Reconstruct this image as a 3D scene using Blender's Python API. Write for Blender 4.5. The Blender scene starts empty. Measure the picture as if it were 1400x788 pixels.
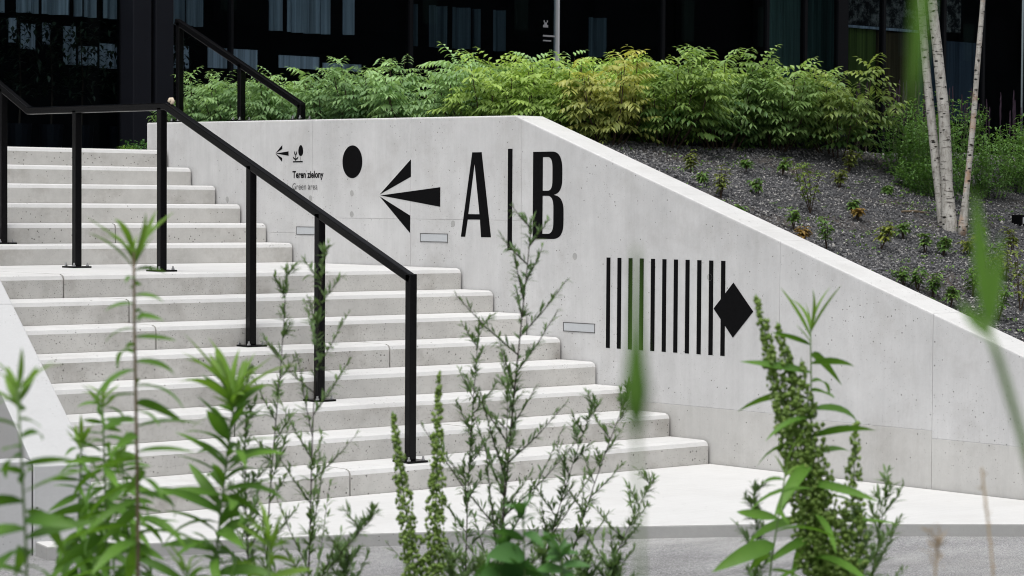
import bpy, bmesh, math, random
import numpy as np
from mathutils import Vector, Matrix
rng = random.Random(7)
nrg = np.random.default_rng(11)
S = bpy.context.scene
COL = S.collection

# ------------------------------------------------------------------ camera
FPX, YAW, PIT, ROL = 3370.94, 0.713171, -0.033206, 0.006309
CAM = Vector((-11.338, -11.1427, 1.6495))
_d = Vector((math.sin(YAW)*math.cos(PIT), math.cos(YAW)*math.cos(PIT), math.sin(PIT)))
_r0 = Vector((math.cos(YAW), -math.sin(YAW), 0)); _u0 = _r0.cross(_d)
_r = math.cos(ROL)*_r0 + math.sin(ROL)*_u0
_u = -math.sin(ROL)*_r0 + math.cos(ROL)*_u0
cd = bpy.data.cameras.new('camera'); cam = bpy.data.objects.new('camera', cd); COL.objects.link(cam)
m3 = Matrix((_r, _u, -_d)).transposed()
cam.matrix_world = Matrix.Translation(CAM) @ m3.to_4x4()
cd.sensor_fit = 'HORIZONTAL'; cd.sensor_width = 36; cd.lens = FPX/1400*36
cd.clip_end = 2000; cd.clip_start = 0.05
cd.dof.use_dof = True; cd.dof.focus_distance = 17.0; cd.dof.aperture_fstop = 9.5
S.camera = cam
S.cycles.filter_width = 1.05
# ------------------------------------------------------------------ sky, sun, exposure
W = bpy.data.worlds.new('World'); S.world = W; W.use_nodes = True
nt = W.node_tree; nt.nodes.clear()
sky = nt.nodes.new('ShaderNodeTexSky'); sky.sky_type = 'NISHITA'; sky.sun_disc = False
sky.sun_elevation = math.radians(70); sky.sun_rotation = math.radians(240)
sky.dust_density = 4; sky.air_density = 1.0
hs = nt.nodes.new('ShaderNodeHueSaturation'); hs.inputs['Saturation'].default_value = 0.22
bg = nt.nodes.new('ShaderNodeBackground'); bg.inputs['Strength'].default_value = 0.12
wo = nt.nodes.new('ShaderNodeOutputWorld')
nt.links.new(sky.outputs[0], hs.inputs['Color']); nt.links.new(hs.outputs[0], bg.inputs[0]); nt.links.new(bg.outputs[0], wo.inputs[0])
sl = bpy.data.lights.new('sun', 'SUN'); sl.energy = 1.5; sl.angle = math.radians(40); sl.color = (1, .98, .95)
so = bpy.data.objects.new('sun', sl); COL.objects.link(so)
so.rotation_euler = Vector((-.30, -.16, .93)).to_track_quat('Z', 'Y').to_euler()
so.location = (-6, -6, 14)
S.view_settings.view_transform = 'Standard'; S.view_settings.look = 'None'
S.view_settings.gamma = 1; S.view_settings.exposure = 0.45; S.view_settings.use_curve_mapping = False

# ------------------------------------------------------------------ helpers
def at(px, py, depth):
    return CAM + (_d*FPX + _r*(px-700) - _u*(py-394))*(depth/FPX)
def link(o, parent=None, label=None, cat=None, group=None, kind=None):
    COL.objects.link(o)
    if parent is not None: o.parent = parent
    if label: o['label'] = label
    if cat: o['category'] = cat
    if group: o['group'] = group
    if kind: o['kind'] = kind
    return o
def empty(name, loc, label, cat, group=None):
    o = bpy.data.objects.new(name, None); o.location = loc; o.empty_display_size = .1
    return link(o, None, label, cat, group)
def meshobj(name, verts, faces, mat, parent=None, smooth=False, var=None, **kw):
    me = bpy.data.meshes.new(name); me.from_pydata([tuple(v) for v in verts], [], faces); 
    if mat: me.materials.append(mat)
    if smooth: me.polygons.foreach_set('use_smooth', [True]*len(me.polygons))
    if var is not None:
        a = me.attributes.new('var', 'FLOAT', 'POINT'); a.data.foreach_set('value', np.asarray(var, dtype=np.float32))
    me.update()
    o = bpy.data.objects.new(name, me); link(o, None, **kw)
    if parent is not None: put(o, parent)
    return o
def put(o, parent):
    # child keeps world coordinates although the parent sits at its base
    o.parent = parent
    o.matrix_parent_inverse = Matrix.Translation(-Vector(parent.location)) if parent.parent is None and parent.type == 'EMPTY' else Matrix.Identity(4)
def bmobj(name, bm, mat, parent=None, smooth=False, **kw):
    me = bpy.data.meshes.new(name); bm.normal_update(); bm.to_mesh(me); bm.free()
    if mat: me.materials.append(mat)
    if smooth: me.polygons.foreach_set('use_smooth', [True]*len(me.polygons))
    o = bpy.data.objects.new(name, me); link(o, None, **kw)
    if parent is not None: put(o, parent)
    return o
def prism(bm, poly, a, b, axis):
    """extrude 2D poly along axis from a to b; axis 'x': poly=(y,z), 'y': (x,z), 'z': (x,y)"""
    def P(q, v):
        return {'x': (v, q[0], q[1]), 'y': (q[0], v, q[1]), 'z': (q[0], q[1], v)}[axis]
    A = [bm.verts.new(P(q, a)) for q in poly]; B = [bm.verts.new(P(q, b)) for q in poly]
    n = len(poly)
    fs = [bm.faces.new(A[::-1]), bm.faces.new(B)]
    for i in range(n): fs.append(bm.faces.new((A[i], A[(i+1) % n], B[(i+1) % n], B[i])))
    bmesh.ops.recalc_face_normals(bm, faces=fs)
    return fs
def box(bm, x0, x1, y0, y1, z0, z1):
    return prism(bm, [(x0, y0), (x1, y0), (x1, y1), (x0, y1)], z0, z1, 'z')
def bevel(bm, off, seg=2, sel=None):
    es = [e for e in bm.edges if sel is None or sel(e)]
    bmesh.ops.bevel(bm, geom=es, offset=off, segments=seg, affect='EDGES', profile=.5, clamp_overlap=True)
def boxobj(name, x0, x1, y0, y1, z0, z1, mat, parent=None, bev=0, seg=2, **kw):
    bm = bmesh.new(); box(bm, x0, x1, y0, y1, z0, z1)
    if bev: bevel(bm, bev, seg)
    return bmobj(name, bm, mat, parent, smooth=False, **kw)
def tube(pts, rad, n=6, V=None, F=None):
    V = [] if V is None else V; F = [] if F is None else F
    o = len(V); pts = [Vector(p) for p in pts]; k = len(pts)
    if not hasattr(rad, '__len__'): rad = [rad]*k
    ref = Vector((.31, .87, .2))
    for i, p in enumerate(pts):
        t = (pts[min(i+1, k-1)] - pts[max(i-1, 0)]).normalized()
        a = t.cross(ref)
        if a.length < .05: a = t.cross(Vector((1, 0, .1)))
        a.normalize(); b = t.cross(a)
        for j in range(n):
            an = 2*math.pi*j/n
            V.append(tuple(p + (a*math.cos(an)+b*math.sin(an))*rad[i]))
    for i in range(k-1):
        for j in range(n):
            F.append((o+i*n+j, o+i*n+(j+1) % n, o+(i+1)*n+(j+1) % n, o+(i+1)*n+j))
    F.append(tuple(o+j for j in range(n))[::-1]); F.append(tuple(o+(k-1)*n+j for j in range(n)))
    return V, F

# ------------------------------------------------------------------ materials
def mat(name):
    m = bpy.data.materials.new(name); m.use_nodes = True; t = m.node_tree; t.nodes.clear()
    out = t.nodes.new('ShaderNodeOutputMaterial'); return m, t, out
class G:
    def __init__(s, t): s.t = t
    def n(s, typ, **kw):
        x = s.t.nodes.new(typ)
        for k, v in kw.items(): setattr(x, k, v)
        return x
    def l(s, a, b): s.t.links.new(a, b)
    def pos(s, scale=(1, 1, 1)):
        g = s.n('ShaderNodeNewGeometry'); mp = s.n('ShaderNodeMapping'); mp.inputs['Scale'].default_value = scale
        s.l(g.outputs['Position'], mp.inputs['Vector']); return mp.outputs[0]
    def noise(s, scale, vec=None, detail=4, rough=.55):
        x = s.n('ShaderNodeTexNoise'); x.inputs['Scale'].default_value = scale; x.inputs['Detail'].default_value = detail
        x.inputs['Roughness'].default_value = rough
        if vec is not None: s.l(vec, x.inputs['Vector'])
        return x.outputs['Fac']
    def ramp(s, fac, stops):
        x = s.n('ShaderNodeValToRGB'); e = x.color_ramp.elements
        while len(e) < len(stops): e.new(.5)
        for q, (p, c) in zip(e, stops):
            q.position = p; q.color = (c, c, c, 1) if not hasattr(c, '__len__') else (*c, 1)
        s.l(fac, x.inputs[0]); return x.outputs[0]
    def math(s, op, a, b=None, c=None):
        x = s.n('ShaderNodeMath', operation=op)
        for i, v in enumerate((a, b, c)):
            if v is None: continue
            if hasattr(v, 'node'): s.l(v, x.inputs[i])
            else: x.inputs[i].default_value = v
        return x.outputs[0]
    def mix(s, fac, a, b, mode='MIX'):
        x = s.n('ShaderNodeMix', data_type='RGBA', blend_type=mode)
        for i, v in ((0, fac), (6, a), (7, b)):
            if hasattr(v, 'node'): s.l(v, x.inputs[i])
            elif hasattr(v, '__len__'): x.inputs[i].default_value = (*v, 1)
            else: x.inputs[i].default_value = v if i == 0 else (v, v, v, 1)
        return x.outputs[2]
    def bsdf(s, col, rough=.7, spec=.3, bump=None, bstr=.3, bdist=.01, metal=0):
        x = s.n('ShaderNodeBsdfPrincipled')
        if hasattr(col, 'node'): s.l(col, x.inputs['Base Color'])
        else: x.inputs['Base Color'].default_value = (*col, 1)
        if hasattr(rough, 'node'): s.l(rough, x.inputs['Roughness'])
        else: x.inputs['Roughness'].default_value = rough
        x.inputs['Specular IOR Level'].default_value = spec; x.inputs['Metallic'].default_value = metal
        if bump is not None:
            b = s.n('ShaderNodeBump'); b.inputs['Strength'].default_value = bstr; b.inputs['Distance'].default_value = bdist
            s.l(bump, b.inputs['Height']); s.l(b.outputs[0], x.inputs['Normal'])
        return x.outputs[0]

def concrete(name, base, tint=(1, 1, 1), holes=.5, hscale=28, streak=.12, mottling=.14, stain=0.0, stain_col=(.55, .47, .38), brush=False):
    m, t, out = mat(name); g = G(t)
    p = g.pos()
    n1 = g.noise(.9, p, 6, .65); n2 = g.noise(6, p, 6, .7); n3 = g.noise(60, p, 4, .7); n4 = g.noise(240, p, 2)
    v = g.math('ADD', g.math('MULTIPLY', g.math('SUBTRACT', n1, .5), mottling*2.2), g.math('MULTIPLY', g.math('SUBTRACT', n2, .5), mottling*1.3))
    v = g.math('ADD', v, g.math('MULTIPLY', g.math('SUBTRACT', n3, .5), .12))
    v = g.math('ADD', v, g.math('MULTIPLY', g.math('SUBTRACT', n4, .5), .10))
    if streak:
        st = g.noise(1.0, g.pos((5.5, 5.5, .45)), 6, .75); st2 = g.noise(1.0, g.pos((38, 38, 1.6)), 5, .8)
        st2 = g.math('MULTIPLY_ADD', g.math('SUBTRACT', st2, .5), g.ramp(g.noise(1.3, p, 3), [(.42, 0), (.65, 1)]), .5)
        v = g.math('ADD', v, g.math('MULTIPLY', g.math('SUBTRACT', st, .5), streak*2))
        v = g.math('ADD', v, g.math('MULTIPLY', g.math('SUBTRACT', st2, .5), streak))
    if brush:
        st = g.noise(1.0, g.pos((1.2, 30, 30)), 3, .6)
        v = g.math('ADD', v, g.math('MULTIPLY', g.math('SUBTRACT', st, .5), .12))
    val = g.math('ADD', 1.0, v)
    cc = g.n('ShaderNodeCombineColor')
    for i, c in enumerate(tint): g.l(g.math('MULTIPLY', val, base*c), cc.inputs[i])
    col = cc.outputs[0]
    # warm dirt patches
    dn = g.noise(2.3, p, 6, .7)
    if stain: col = g.mix(g.math('MULTIPLY', g.ramp(dn, [(.5, 0), (.72, 1)]), stain), col, g.mix(.5, col, tuple(base*.62*c for c in stain_col)))
    # pinholes
    hmask = None
    hh = None
    for sc, thr, amt in ((hscale, .16, 1), (hscale*2.7, .2, .8)):
        vo = g.n('ShaderNodeTexVoronoi'); vo.inputs['Scale'].default_value = sc; g.l(p, vo.inputs['Vector'])
        gate = g.math('GREATER_THAN', g.math('ADD', g.math('MULTIPLY', vo.outputs['Color'], 1), g.math('MULTIPLY', g.math('SUBTRACT', g.noise(1.6, p, 3), .5), 1.6)), 1.05-holes*.45)
        size = g.math('MULTIPLY', g.n('ShaderNodeSeparateColor').outputs[0], 0)
        sp = g.n('ShaderNodeSeparateColor'); g.l(vo.outputs['Color'], sp.inputs[0])
        r = g.math('MULTIPLY_ADD', sp.outputs[1], thr, .06)
        dot = g.math('MULTIPLY', g.ramp(g.math('DIVIDE', vo.outputs['Distance'], r), [(.55, 1), (1, 0)]), gate)
        dot = g.math('MULTIPLY', dot, amt)
        hh = dot if hh is None else g.math('MAXIMUM', hh, dot)
    col = g.mix(g.math('MULTIPLY', hh, .78), col, (base*.16, base*.15, base*.14))
    bump = g.math('SUBTRACT', g.math('MULTIPLY', g.math('ADD', n3, n4), .25), hh)
    s = g.bsdf(col, .82, .25, bump, .35, .004)
    g.l(s, out.inputs[0]); return m
M = {}
M['wall'] = concrete('cast_wall_concrete', .53, (1, 1, 1.0), holes=.55, hscale=36, streak=.18, mottling=.20, stain=.4)
M['kicker'] = concrete('wall_base_concrete', .485, (1.01, 1, .97), holes=.35, hscale=38, streak=.18, mottling=.18, stain=.45)
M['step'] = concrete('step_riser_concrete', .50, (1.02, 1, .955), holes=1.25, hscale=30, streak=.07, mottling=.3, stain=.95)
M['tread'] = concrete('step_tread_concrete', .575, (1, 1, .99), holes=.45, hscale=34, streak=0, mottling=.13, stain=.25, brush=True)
M['pad'] = concrete('pad_concrete', .575, (1, 1, .99), holes=.05, hscale=30, streak=0, mottling=.09, stain=.18, brush=True)
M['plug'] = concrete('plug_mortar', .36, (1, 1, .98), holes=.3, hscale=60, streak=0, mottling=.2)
M['cheek'] = concrete('cheek_concrete', .475, (.99, 1, 1.01), holes=.2, hscale=24, streak=.04, mottling=.07, stain=.1)

def simple(name, col, rough=.5, spec=.4, nscale=0, namt=.2, metal=0, bstr=0):
    m, t, out = mat(name); g = G(t)
    if nscale:
        n = g.noise(nscale, g.pos(), 4); c = g.mix(n, tuple(v*(1-namt) for v in col), tuple(min(1, v*(1+namt)) for v in col))
        s = g.bsdf(c, rough, spec, n if bstr else None, bstr, .005, metal)
    else: s = g.bsdf(col, rough, spec, metal=metal)
    g.l(s, out.inputs[0]); return m
M['paint'] = simple('black_wall_paint', (.0055, .0055, .006), .8, .03, 40, .35)
M['paint_grey'] = simple('dark_grey_wall_paint', (.07, .07, .07), .6, .3, 40, .3)
M['rail'] = simple('black_powder_coat', (.003, .003, .0035), .24, .16, 90, .3)
M['bolt'] = simple('zinc_bolt', (.45, .45, .46), .35, .5, metal=1)
M['lens'] = simple('frosted_lens', (.47, .49, .51), .35, .5, 30, .06)
M['frame'] = simple('lamp_frame_steel', (.12, .12, .12), .4, .5, metal=.6)
M['bfloor'] = simple('dark_interior', (.018, .018, .02), .9, .1)
M['mullion'] = simple('anthracite_aluminium', (.005, .0055, .007), .4, .1, 20, .15)
M['mull_light'] = simple('pale_aluminium_edge', (.55, .56, .58), .4, .5)
M['column'] = simple('dark_steel_column', (.009, .010, .014), .4, .15, 3, .2)
M['soil'] = simple('brown_soil', (.055, .042, .03), .95, .1, 25, .5, bstr=1)
M['decal'] = simple('white_glass_print', (.3, .3, .32), .6, .3)

def curtain_mat(name, col):
    m, t, out = mat(name); g = G(t)
    n = g.ramp(g.noise(1, g.pos((22, 3, .25)), 4, .7), [(.36, 0), (.62, 1)])
    c = g.mix(n, tuple(v*.42 for v in col), col)  # pleat shade put into the colour as light and dark strips
    g.l(g.bsdf(c, .9, .1), out.inputs[0]); return m
M['curtain'] = curtain_mat('pale_curtain_cloth', (.40, .46, .51))
M['blind'] = curtain_mat('pale_reflection_strip', (.62, .68, .76))
M['teal'] = curtain_mat('grey_green_screen', (.10, .165, .14))
M['teal_dark'] = curtain_mat('dark_green_screen', (.045, .085, .075))
M['teal2'] = curtain_mat('dim_curtain_cloth', (.13, .17, .19))
M['olive'] = curtain_mat('olive_panel', (.16, .22, .05))
M['brownp'] = curtain_mat('brown_panel', (.14, .10, .05))
M['slate'] = curtain_mat('slate_panel', (.10, .13, .17))
def speckle():
    m, t, out = mat('speckled_reflection'); g = G(t)
    n = g.noise(9, g.pos(), 5, .8); c = g.ramp(n, [(.45, .02), (.62, (.36, .34, .30))])
    g.l(g.bsdf(c, .9, .1), out.inputs[0]); return m
M['speckle'] = speckle()
def glass():
    m, t, out = mat('dark_tinted_glass'); g = G(t)
    f = g.n('ShaderNodeFresnel'); f.inputs['IOR'].default_value = 1.5
    tr = g.n('ShaderNodeBsdfTransparent'); tr.inputs[0].default_value = (.70, .76, .79, 1)
    gl = g.n('ShaderNodeBsdfGlossy'); gl.inputs['Roughness'].default_value = .004; gl.inputs[0].default_value = (.85, .9, .95, 1)
    mx = g.n('ShaderNodeMixShader'); gm = g.n('ShaderNodeNewGeometry'); g.l(g.math('MULTIPLY', f.outputs[0], g.math('SUBTRACT', 1.0, gm.outputs['Backfacing'])), mx.inputs[0]); g.l(tr.outputs[0], mx.inputs[1]); g.l(gl.outputs[0], mx.inputs[2])
    g.l(mx.outputs[0], out.inputs[0]); return m
M['glass'] = glass()

def leafmat(name, dark, light, trans=.35, rough=.5, use_obj=False):
    m, t, out = mat(name); g = G(t)
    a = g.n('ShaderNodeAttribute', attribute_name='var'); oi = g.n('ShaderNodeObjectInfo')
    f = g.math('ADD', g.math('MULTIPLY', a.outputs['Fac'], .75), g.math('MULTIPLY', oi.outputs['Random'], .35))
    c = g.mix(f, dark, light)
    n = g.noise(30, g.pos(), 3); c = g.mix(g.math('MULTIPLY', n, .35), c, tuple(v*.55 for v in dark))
    if use_obj: c = g.mix(1.0, c, oi.outputs['Color'], 'MULTIPLY')
    p = g.bsdf(c, rough, .35)
    tl = g.n('ShaderNodeBsdfTranslucent'); g.l(g.mix(1.0, c, (1.25, 1.25, .7), 'MULTIPLY'), tl.inputs[0])
    mx = g.n('ShaderNodeMixShader'); mx.inputs[0].default_value = trans
    g.l(p, mx.inputs[1]); g.l(tl.outputs[0], mx.inputs[2]); g.l(mx.outputs[0], out.inputs[0]); return m
M['gold'] = leafmat('lance_leaf', (.05, .145, .022), (.19, .38, .05), .38)
M['goldtop'] = leafmat('young_leaf', (.13, .27, .04), (.24, .40, .06), .4)
M['mug'] = leafmat('feathery_leaf', (.08, .155, .06), (.23, .35, .13), .32)
M['dock'] = leafmat('dock_seed', (.11, .21, .03), (.36, .50, .13), .34)
M['nettle'] = leafmat('broad_weed_leaf', (.05, .14, .04), (.12, .28, .07), .35)
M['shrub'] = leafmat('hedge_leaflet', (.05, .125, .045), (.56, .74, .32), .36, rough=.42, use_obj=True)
M['herb'] = leafmat('herb_leaf', (.05, .14, .03), (.18, .34, .08), .3, use_obj=True)
M['plantdark'] = leafmat('dark_indoor_leaf', (.01, .02, .008), (.03, .05, .02), .1)
M['birchleaf'] = leafmat('birch_leaf', (.05, .11, .025), (.12, .22, .05), .35)
M['purple'] = simple('purple_flower_spike', (.03, .018, .03), .8, .2, 60, .4)
M['stem_dark'] = simple('dark_red_stem', (.035, .028, .022), .6, .3, 60, .3)
M['stem_green'] = simple('green_stem', (.10, .17, .05), .55, .3, 60, .3)
M['stem_brown'] = simple('brownish_stem', (.16, .12, .075), .6, .3, 60, .3)
M['twig'] = simple('brown_twig', (.05, .035, .025), .8, .2, 40, .3)
M['dry'] = simple('dry_straw', (.42, .32, .2), .8, .2, 40, .3)

def bark(name, warm):
    m, t, out = mat(name); g = G(t)
    n = g.noise(1, g.pos((14, 14, 60)), 4, .6); n2 = g.noise(9, g.pos(), 4, .6)
    n5 = g.noise(40, g.pos((1, 1, .4)), 5, .75); base = g.mix(n2, (.30, .29, .26), (.60, .58, .54)); base = g.mix(g.ramp(n5, [(.48, 0), (.64, .65)]), base, (.16, .14, .12))
    if warm: base = g.mix(g.ramp(n2, [(.5, 0), (.68, .8)]), base, (.36, .21, .12))
    col = g.mix(g.ramp(n, [(.56, 0), (.66, .8)]), base, (.05, .04, .035))
    v = g.n('ShaderNodeTexVoronoi'); v.inputs['Scale'].default_value = 1; g.l(g.pos((11, 11, 22)), v.inputs['Vector'])
    col = g.mix(g.ramp(v.outputs['Distance'], [(.12, 1), (.2, 0)]), col, (.02, .017, .015))
    g.l(g.bsdf(col, .7, .3, n, .5, .006), out.inputs[0]); return m
M['bark'] = bark('birch_bark', False); M['bark_warm'] = bark('peeling_birch_bark', True)

def ground_mat():
    m, t, out = mat('worn_asphalt'); g = G(t); p = g.pos()
    n = g.noise(1.2, p, 5); n2 = g.noise(160, p, 3, .8); n3 = g.noise(1, g.pos((.8, 6, 1)), 4)
    v = g.n('ShaderNodeTexVoronoi'); v.inputs['Scale'].default_value = 120; g.l(p, v.inputs['Vector'])
    c = g.mix(v.outputs['Color'], (.24, .24, .245), (.54, .54, .545))
    c = g.mix(g.ramp(n, [(.42, 0), (.7, .6)]), c, (.55, .545, .535)); c = g.mix(g.math('MULTIPLY', n3, .3), c, (.1, .1, .1))
    sp2 = g.ramp(n2, [(.35, .45), (.5, 1), (.66, 1.5)]); c = g.mix(1.0, c, sp2, 'MULTIPLY'); c = g.mix(1.0, c, g.ramp(g.noise(.5, g.pos((1, 2.5, 1)), 5, .7), [(.3, .65), (.7, 1.25)]), 'MULTIPLY')
    g.l(g.bsdf(c, .9, .2, g.math('ADD', v.outputs['Distance'], n2), .8, .01), out.inputs[0]); return m
M['asphalt'] = ground_mat()
def gravel_mat(name, c0, c1, soil):
    m, t, out = mat(name); g = G(t); p = g.pos()
    v = g.n('ShaderNodeTexVoronoi'); v.inputs['Scale'].default_value = 55; g.l(p, v.inputs['Vector'])
    sp = g.n('ShaderNodeSeparateColor'); g.l(v.outputs['Color'], sp.inputs[0])
    c = g.mix(sp.outputs[0], c0, c1); n = g.noise(1.7, p, 4); c = g.mix(g.ramp(n, [(.55, 0), (.72, .7)]), c, soil)
    g.l(g.bsdf(c, .9, .2, v.outputs['Distance'], .8, .01), out.inputs[0]); return m
M['gravelbed'] = gravel_mat('basalt_gravel_bed', (.025, .026, .028), (.10, .10, .106), (.085, .068, .055))
def stone_mat():
    m, t, out = mat('basalt_chip'); g = G(t); a = g.n('ShaderNodeAttribute', attribute_name='var')
    c = g.ramp(a.outputs['Fac'], [(0, (.05, .051, .055)), (.6, (.15, .15, .158)), (.9, (.28, .275, .27)), (1, (.5, .48, .45))])
    g.l(g.bsdf(c, .85, .3), out.inputs[0]); return m
M['chip'] = stone_mat()
def verge_mat():
    m, t, out = mat('verge_soil_and_grass'); g = G(t); p = g.pos(); n = g.noise(3, p, 6, .7)
    c = g.mix(n, (.05, .04, .03), (.05, .09, .025)); g.l(g.bsdf(c, .95, .1, g.noise(40, p, 4), 1, .02), out.inputs[0]); return m
M['verge'] = verge_mat()

# ------------------------------------------------------------------ dimensions
H, T, L = .15, .35774, 2.0688
ZG = -.068
yl = lambda k: (k-1)*T
yu = lambda k: 7*T + L + (k-1)*T
def walltop(y): return 2.285 + .0105*(y-1.94) if y >= 1.94 else 2.285 - .3325*(1.94-y)
def gz(y): 
    a = 2.225 - .3325*(1.94-y); return a if a < 2.05 else 2.05 + .08*(1-math.exp(-(a-2.05)/.08))
def on_garden(px, py):
    v = (_d*FPX + _r*(px-700) - _u*(py-394)).normalized(); s = 13.0
    while s < 45:
        q = CAM + v*s
        if q.x > .27 and q.z <= gz(q.y): return q
        s += .01
    return CAM + v*20

# ------------------------------------------------------------------ ground
meshobj('ground', [(-300, -300, ZG), (300, -300, ZG), (300, 300, ZG), (-300, 300, ZG)], [(0, 1, 2, 3)], M['asphalt'], kind='structure')
vg = [(-14, -12.5), (-9, -13.2), (-4.4, -10.6), (-4.6, -8.2), (-6.4, -6.6), (-8.4, -5.2), (-11.5, -5.6), (-14, -8)]
meshobj('verge', [(x, y, ZG+.005) for x, y in vg], [tuple(range(len(vg)))], M['verge'], kind='structure')
# entrance pad with a gently curved front
padf = [(-5.30, -.76), (-4.89, -.93), (-4.34, -1.125), (-3.8, -1.325), (-3.4, -1.515), (-2.94, -1.745), (-2.43, -2.01), (-2.07, -2.22), (-1.466, -2.66), (-.868, -3.15), (-.35, -3.72), (-.012, -4.2)]
bm = bmesh.new(); prism(bm, padf + [(-.012, -.004), (-4.95, -.004), (-5.25, -.55)], ZG-.1, 0.0, 'z')
bevel(bm, .008, 2, lambda e: all(v.co.z > -.01 for v in e.verts))
bmobj('pad', bm, M['pad'], kind='structure')
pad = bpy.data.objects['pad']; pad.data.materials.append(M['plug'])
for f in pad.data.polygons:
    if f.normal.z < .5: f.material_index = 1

# ------------------------------------------------------------------ staircase: every step laid as two blocks with a joint
CHI = lambda y: -4.79 + .31*(y-.006)     # inner line of the flared cheek wall
st = empty('staircase', (-2.4, 0, 0), 'wide two flight staircase of pale pitted concrete blocks beside the lettered wall', 'staircase')
def step_block(x0f, x1, y0, y1, z0, z1, nose=.032):
    # x0f: function of y for the left end, or a number
    f = x0f if callable(x0f) else (lambda y: x0f)
    bm = bmesh.new()
    prof = [(y0, z0), (y1, z0), (y1, z1), (y0+.042, z1), (y0+.012, z1-.010), (y0, z1-.034)]
    A = [bm.verts.new((f(y), y, z)) for y, z in prof]; B = [bm.verts.new((x1, y, z)) for y, z in prof]; n = len(prof)
    bm.faces.new(A); bm.faces.new(B[::-1])
    for i in range(n): bm.faces.new((A[i], A[(i+1) % n], B[(i+1) % n], B[i]))
    bmesh.ops.recalc_face_normals(bm, faces=bm.faces)
    bevel(bm, .012, 3, lambda e: all(abs(v.co.x-x1) < 1e-5 for v in e.verts) and any(v.co.z > z1-.2 for v in e.verts) and any(v.co.y < y1-.01 for v in e.verts))
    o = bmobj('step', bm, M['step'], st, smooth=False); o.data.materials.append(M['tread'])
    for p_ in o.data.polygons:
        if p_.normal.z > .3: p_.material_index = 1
    return o
joints = {1: -2.9, 2: -1.7, 3: -3.2, 4: -2.3, 5: -1.5, 6: -3.05, 7: -3.02, 8: -3.28}
for k in range(1, 9):
    y0 = yl(k); y1 = (yl(k+1) if k < 8 else 7*T+L) - .004; zt = k*H
    xj = joints[k]; g_ = .0025
    if k < 8:
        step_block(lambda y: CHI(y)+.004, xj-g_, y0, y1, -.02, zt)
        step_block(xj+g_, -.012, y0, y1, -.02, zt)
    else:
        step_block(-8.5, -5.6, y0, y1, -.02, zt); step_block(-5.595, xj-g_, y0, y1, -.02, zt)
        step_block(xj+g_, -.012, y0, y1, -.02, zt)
uj = {1: -3.0, 2: -1.4, 3: -2.15, 4: -3.3, 5: -1.9, 6: -2.8}
for k in range(1, 7):
    y0 = yu(k); y1 = y0 + T - .004; zt = (8+k)*H
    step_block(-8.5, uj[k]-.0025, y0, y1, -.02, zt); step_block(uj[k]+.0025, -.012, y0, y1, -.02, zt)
boxobj('terrace', -40, .0, yu(7), 30, -.02, 2.097, M['pad'], kind='structure')

# ------------------------------------------------------------------ flared cheek wall and planter on the left
ck = empty('cheek_wall', (-5.0, 0, ZG), 'smooth sloping concrete cheek wall flanking the lower flight beside the planter', 'wall')
dv = Vector((.296, .955)); nv = Vector((-.955, .296)); wid = .285
def ckp(y, o):   # point on the inner line at y, moved outwards by o
    b = Vector((CHI(y), y)); return b + nv*o
def slab(ya, yb, o0, o1, zf, zb, m, name, par, bev=.006):
    a0, a1, b0, b1 = ckp(ya, o0), ckp(ya, o1), ckp(yb, o0), ckp(yb, o1)
    z = lambda q: .647 + .4193*q.y if zf is None else zf
    bm = bmesh.new(); bot = [bm.verts.new((q.x, q.y, zb)) for q in (a0, b0, b1, a1)]
    top = [bm.verts.new((q.x, q.y, (.647+.4193*yy) if zf is None else zf)) for q, yy in ((a0, ya), (b0, yb), (b1, yb), (a1, ya))]
    bm.faces.new(bot); bm.faces.new(top[::-1])
    for i in range(4): bm.faces.new((bot[i], bot[(i+1) % 4], top[(i+1) % 4], top[i]))
    bmesh.ops.recalc_face_normals(bm, faces=bm.faces); bevel(bm, bev, 2)
    return bmobj(name, bm, m, par)
slab(-.66, 1.05, 0, wid, None, ZG-.05, M['cheek'], 'panel', ck)
slab(1.054, 2.46, 0, wid, None, ZG-.05, M['cheek'], 'panel', ck)
pl = empty('planter', (-6.0, -.4, ZG), 'low grey concrete planter box of soil left of the cheek wall', 'planter')
slab(-.655, -.50, wid+.006, 2.6, .395, ZG-.05, M['cheek'], 'front_panel', pl)
slab(-.49, 2.2, wid+.006, 2.6, .335, ZG-.05, M['soil'], 'soil', pl, 0.002)

# ------------------------------------------------------------------ lettered retaining wall
wl = empty('retaining_wall', (.13, 1.5, ZG), 'tall pale cast concrete retaining wall painted with big black letters and arrow', 'wall')
WT = .265
def wall_panel(y0, y1, z0=None, z1=None, m='wall', zlow=-.3, g0=.0012):
    ys = [y0+g0, y1-g0]
    if y0 < 1.94 < y1: ys = [y0+g0, 1.94, y1-g0]
    zb = zlow if z0 is None else z0
    tp = [(y, walltop(y) if z1 is None else z1) for y in ys]
    poly = [(ys[0], zb)] + [(ys[-1], zb)] + tp[::-1]
    bm = bmesh.new(); prism(bm, poly, 0, WT, 'x')
    es = lambda e: z1 is None and all(v.co.z > walltop(v.co.y)-1e-4 for v in e.verts) and abs(e.verts[0].co.x-e.verts[1].co.x) < 1e-5
    bevel(bm, .012, 3, es)
    bevel(bm, .0014, 1, lambda e: abs(e.verts[0].co.x) < 1e-5 and abs(e.verts[1].co.x) < 1e-5)
    o = bmobj('panel', bm, M[m], wl); o.data.materials.append(M['tread'])
    for p_ in o.data.polygons:
        if p_.normal.z > .25: p_.material_index = 1
    return o
wall_panel(5.635, 6.70); wall_panel(4.339, 5.635, 1.43, None); wall_panel(4.339, 5.635, None, 1.429)
wall_panel(3.113, 4.339, 1.55, None); wall_panel(3.113, 4.339, None, 1.5488)
wall_panel(1.870, 3.113, 1.55, None); wall_panel(1.870, 3.113, None, 1.5488)
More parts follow.
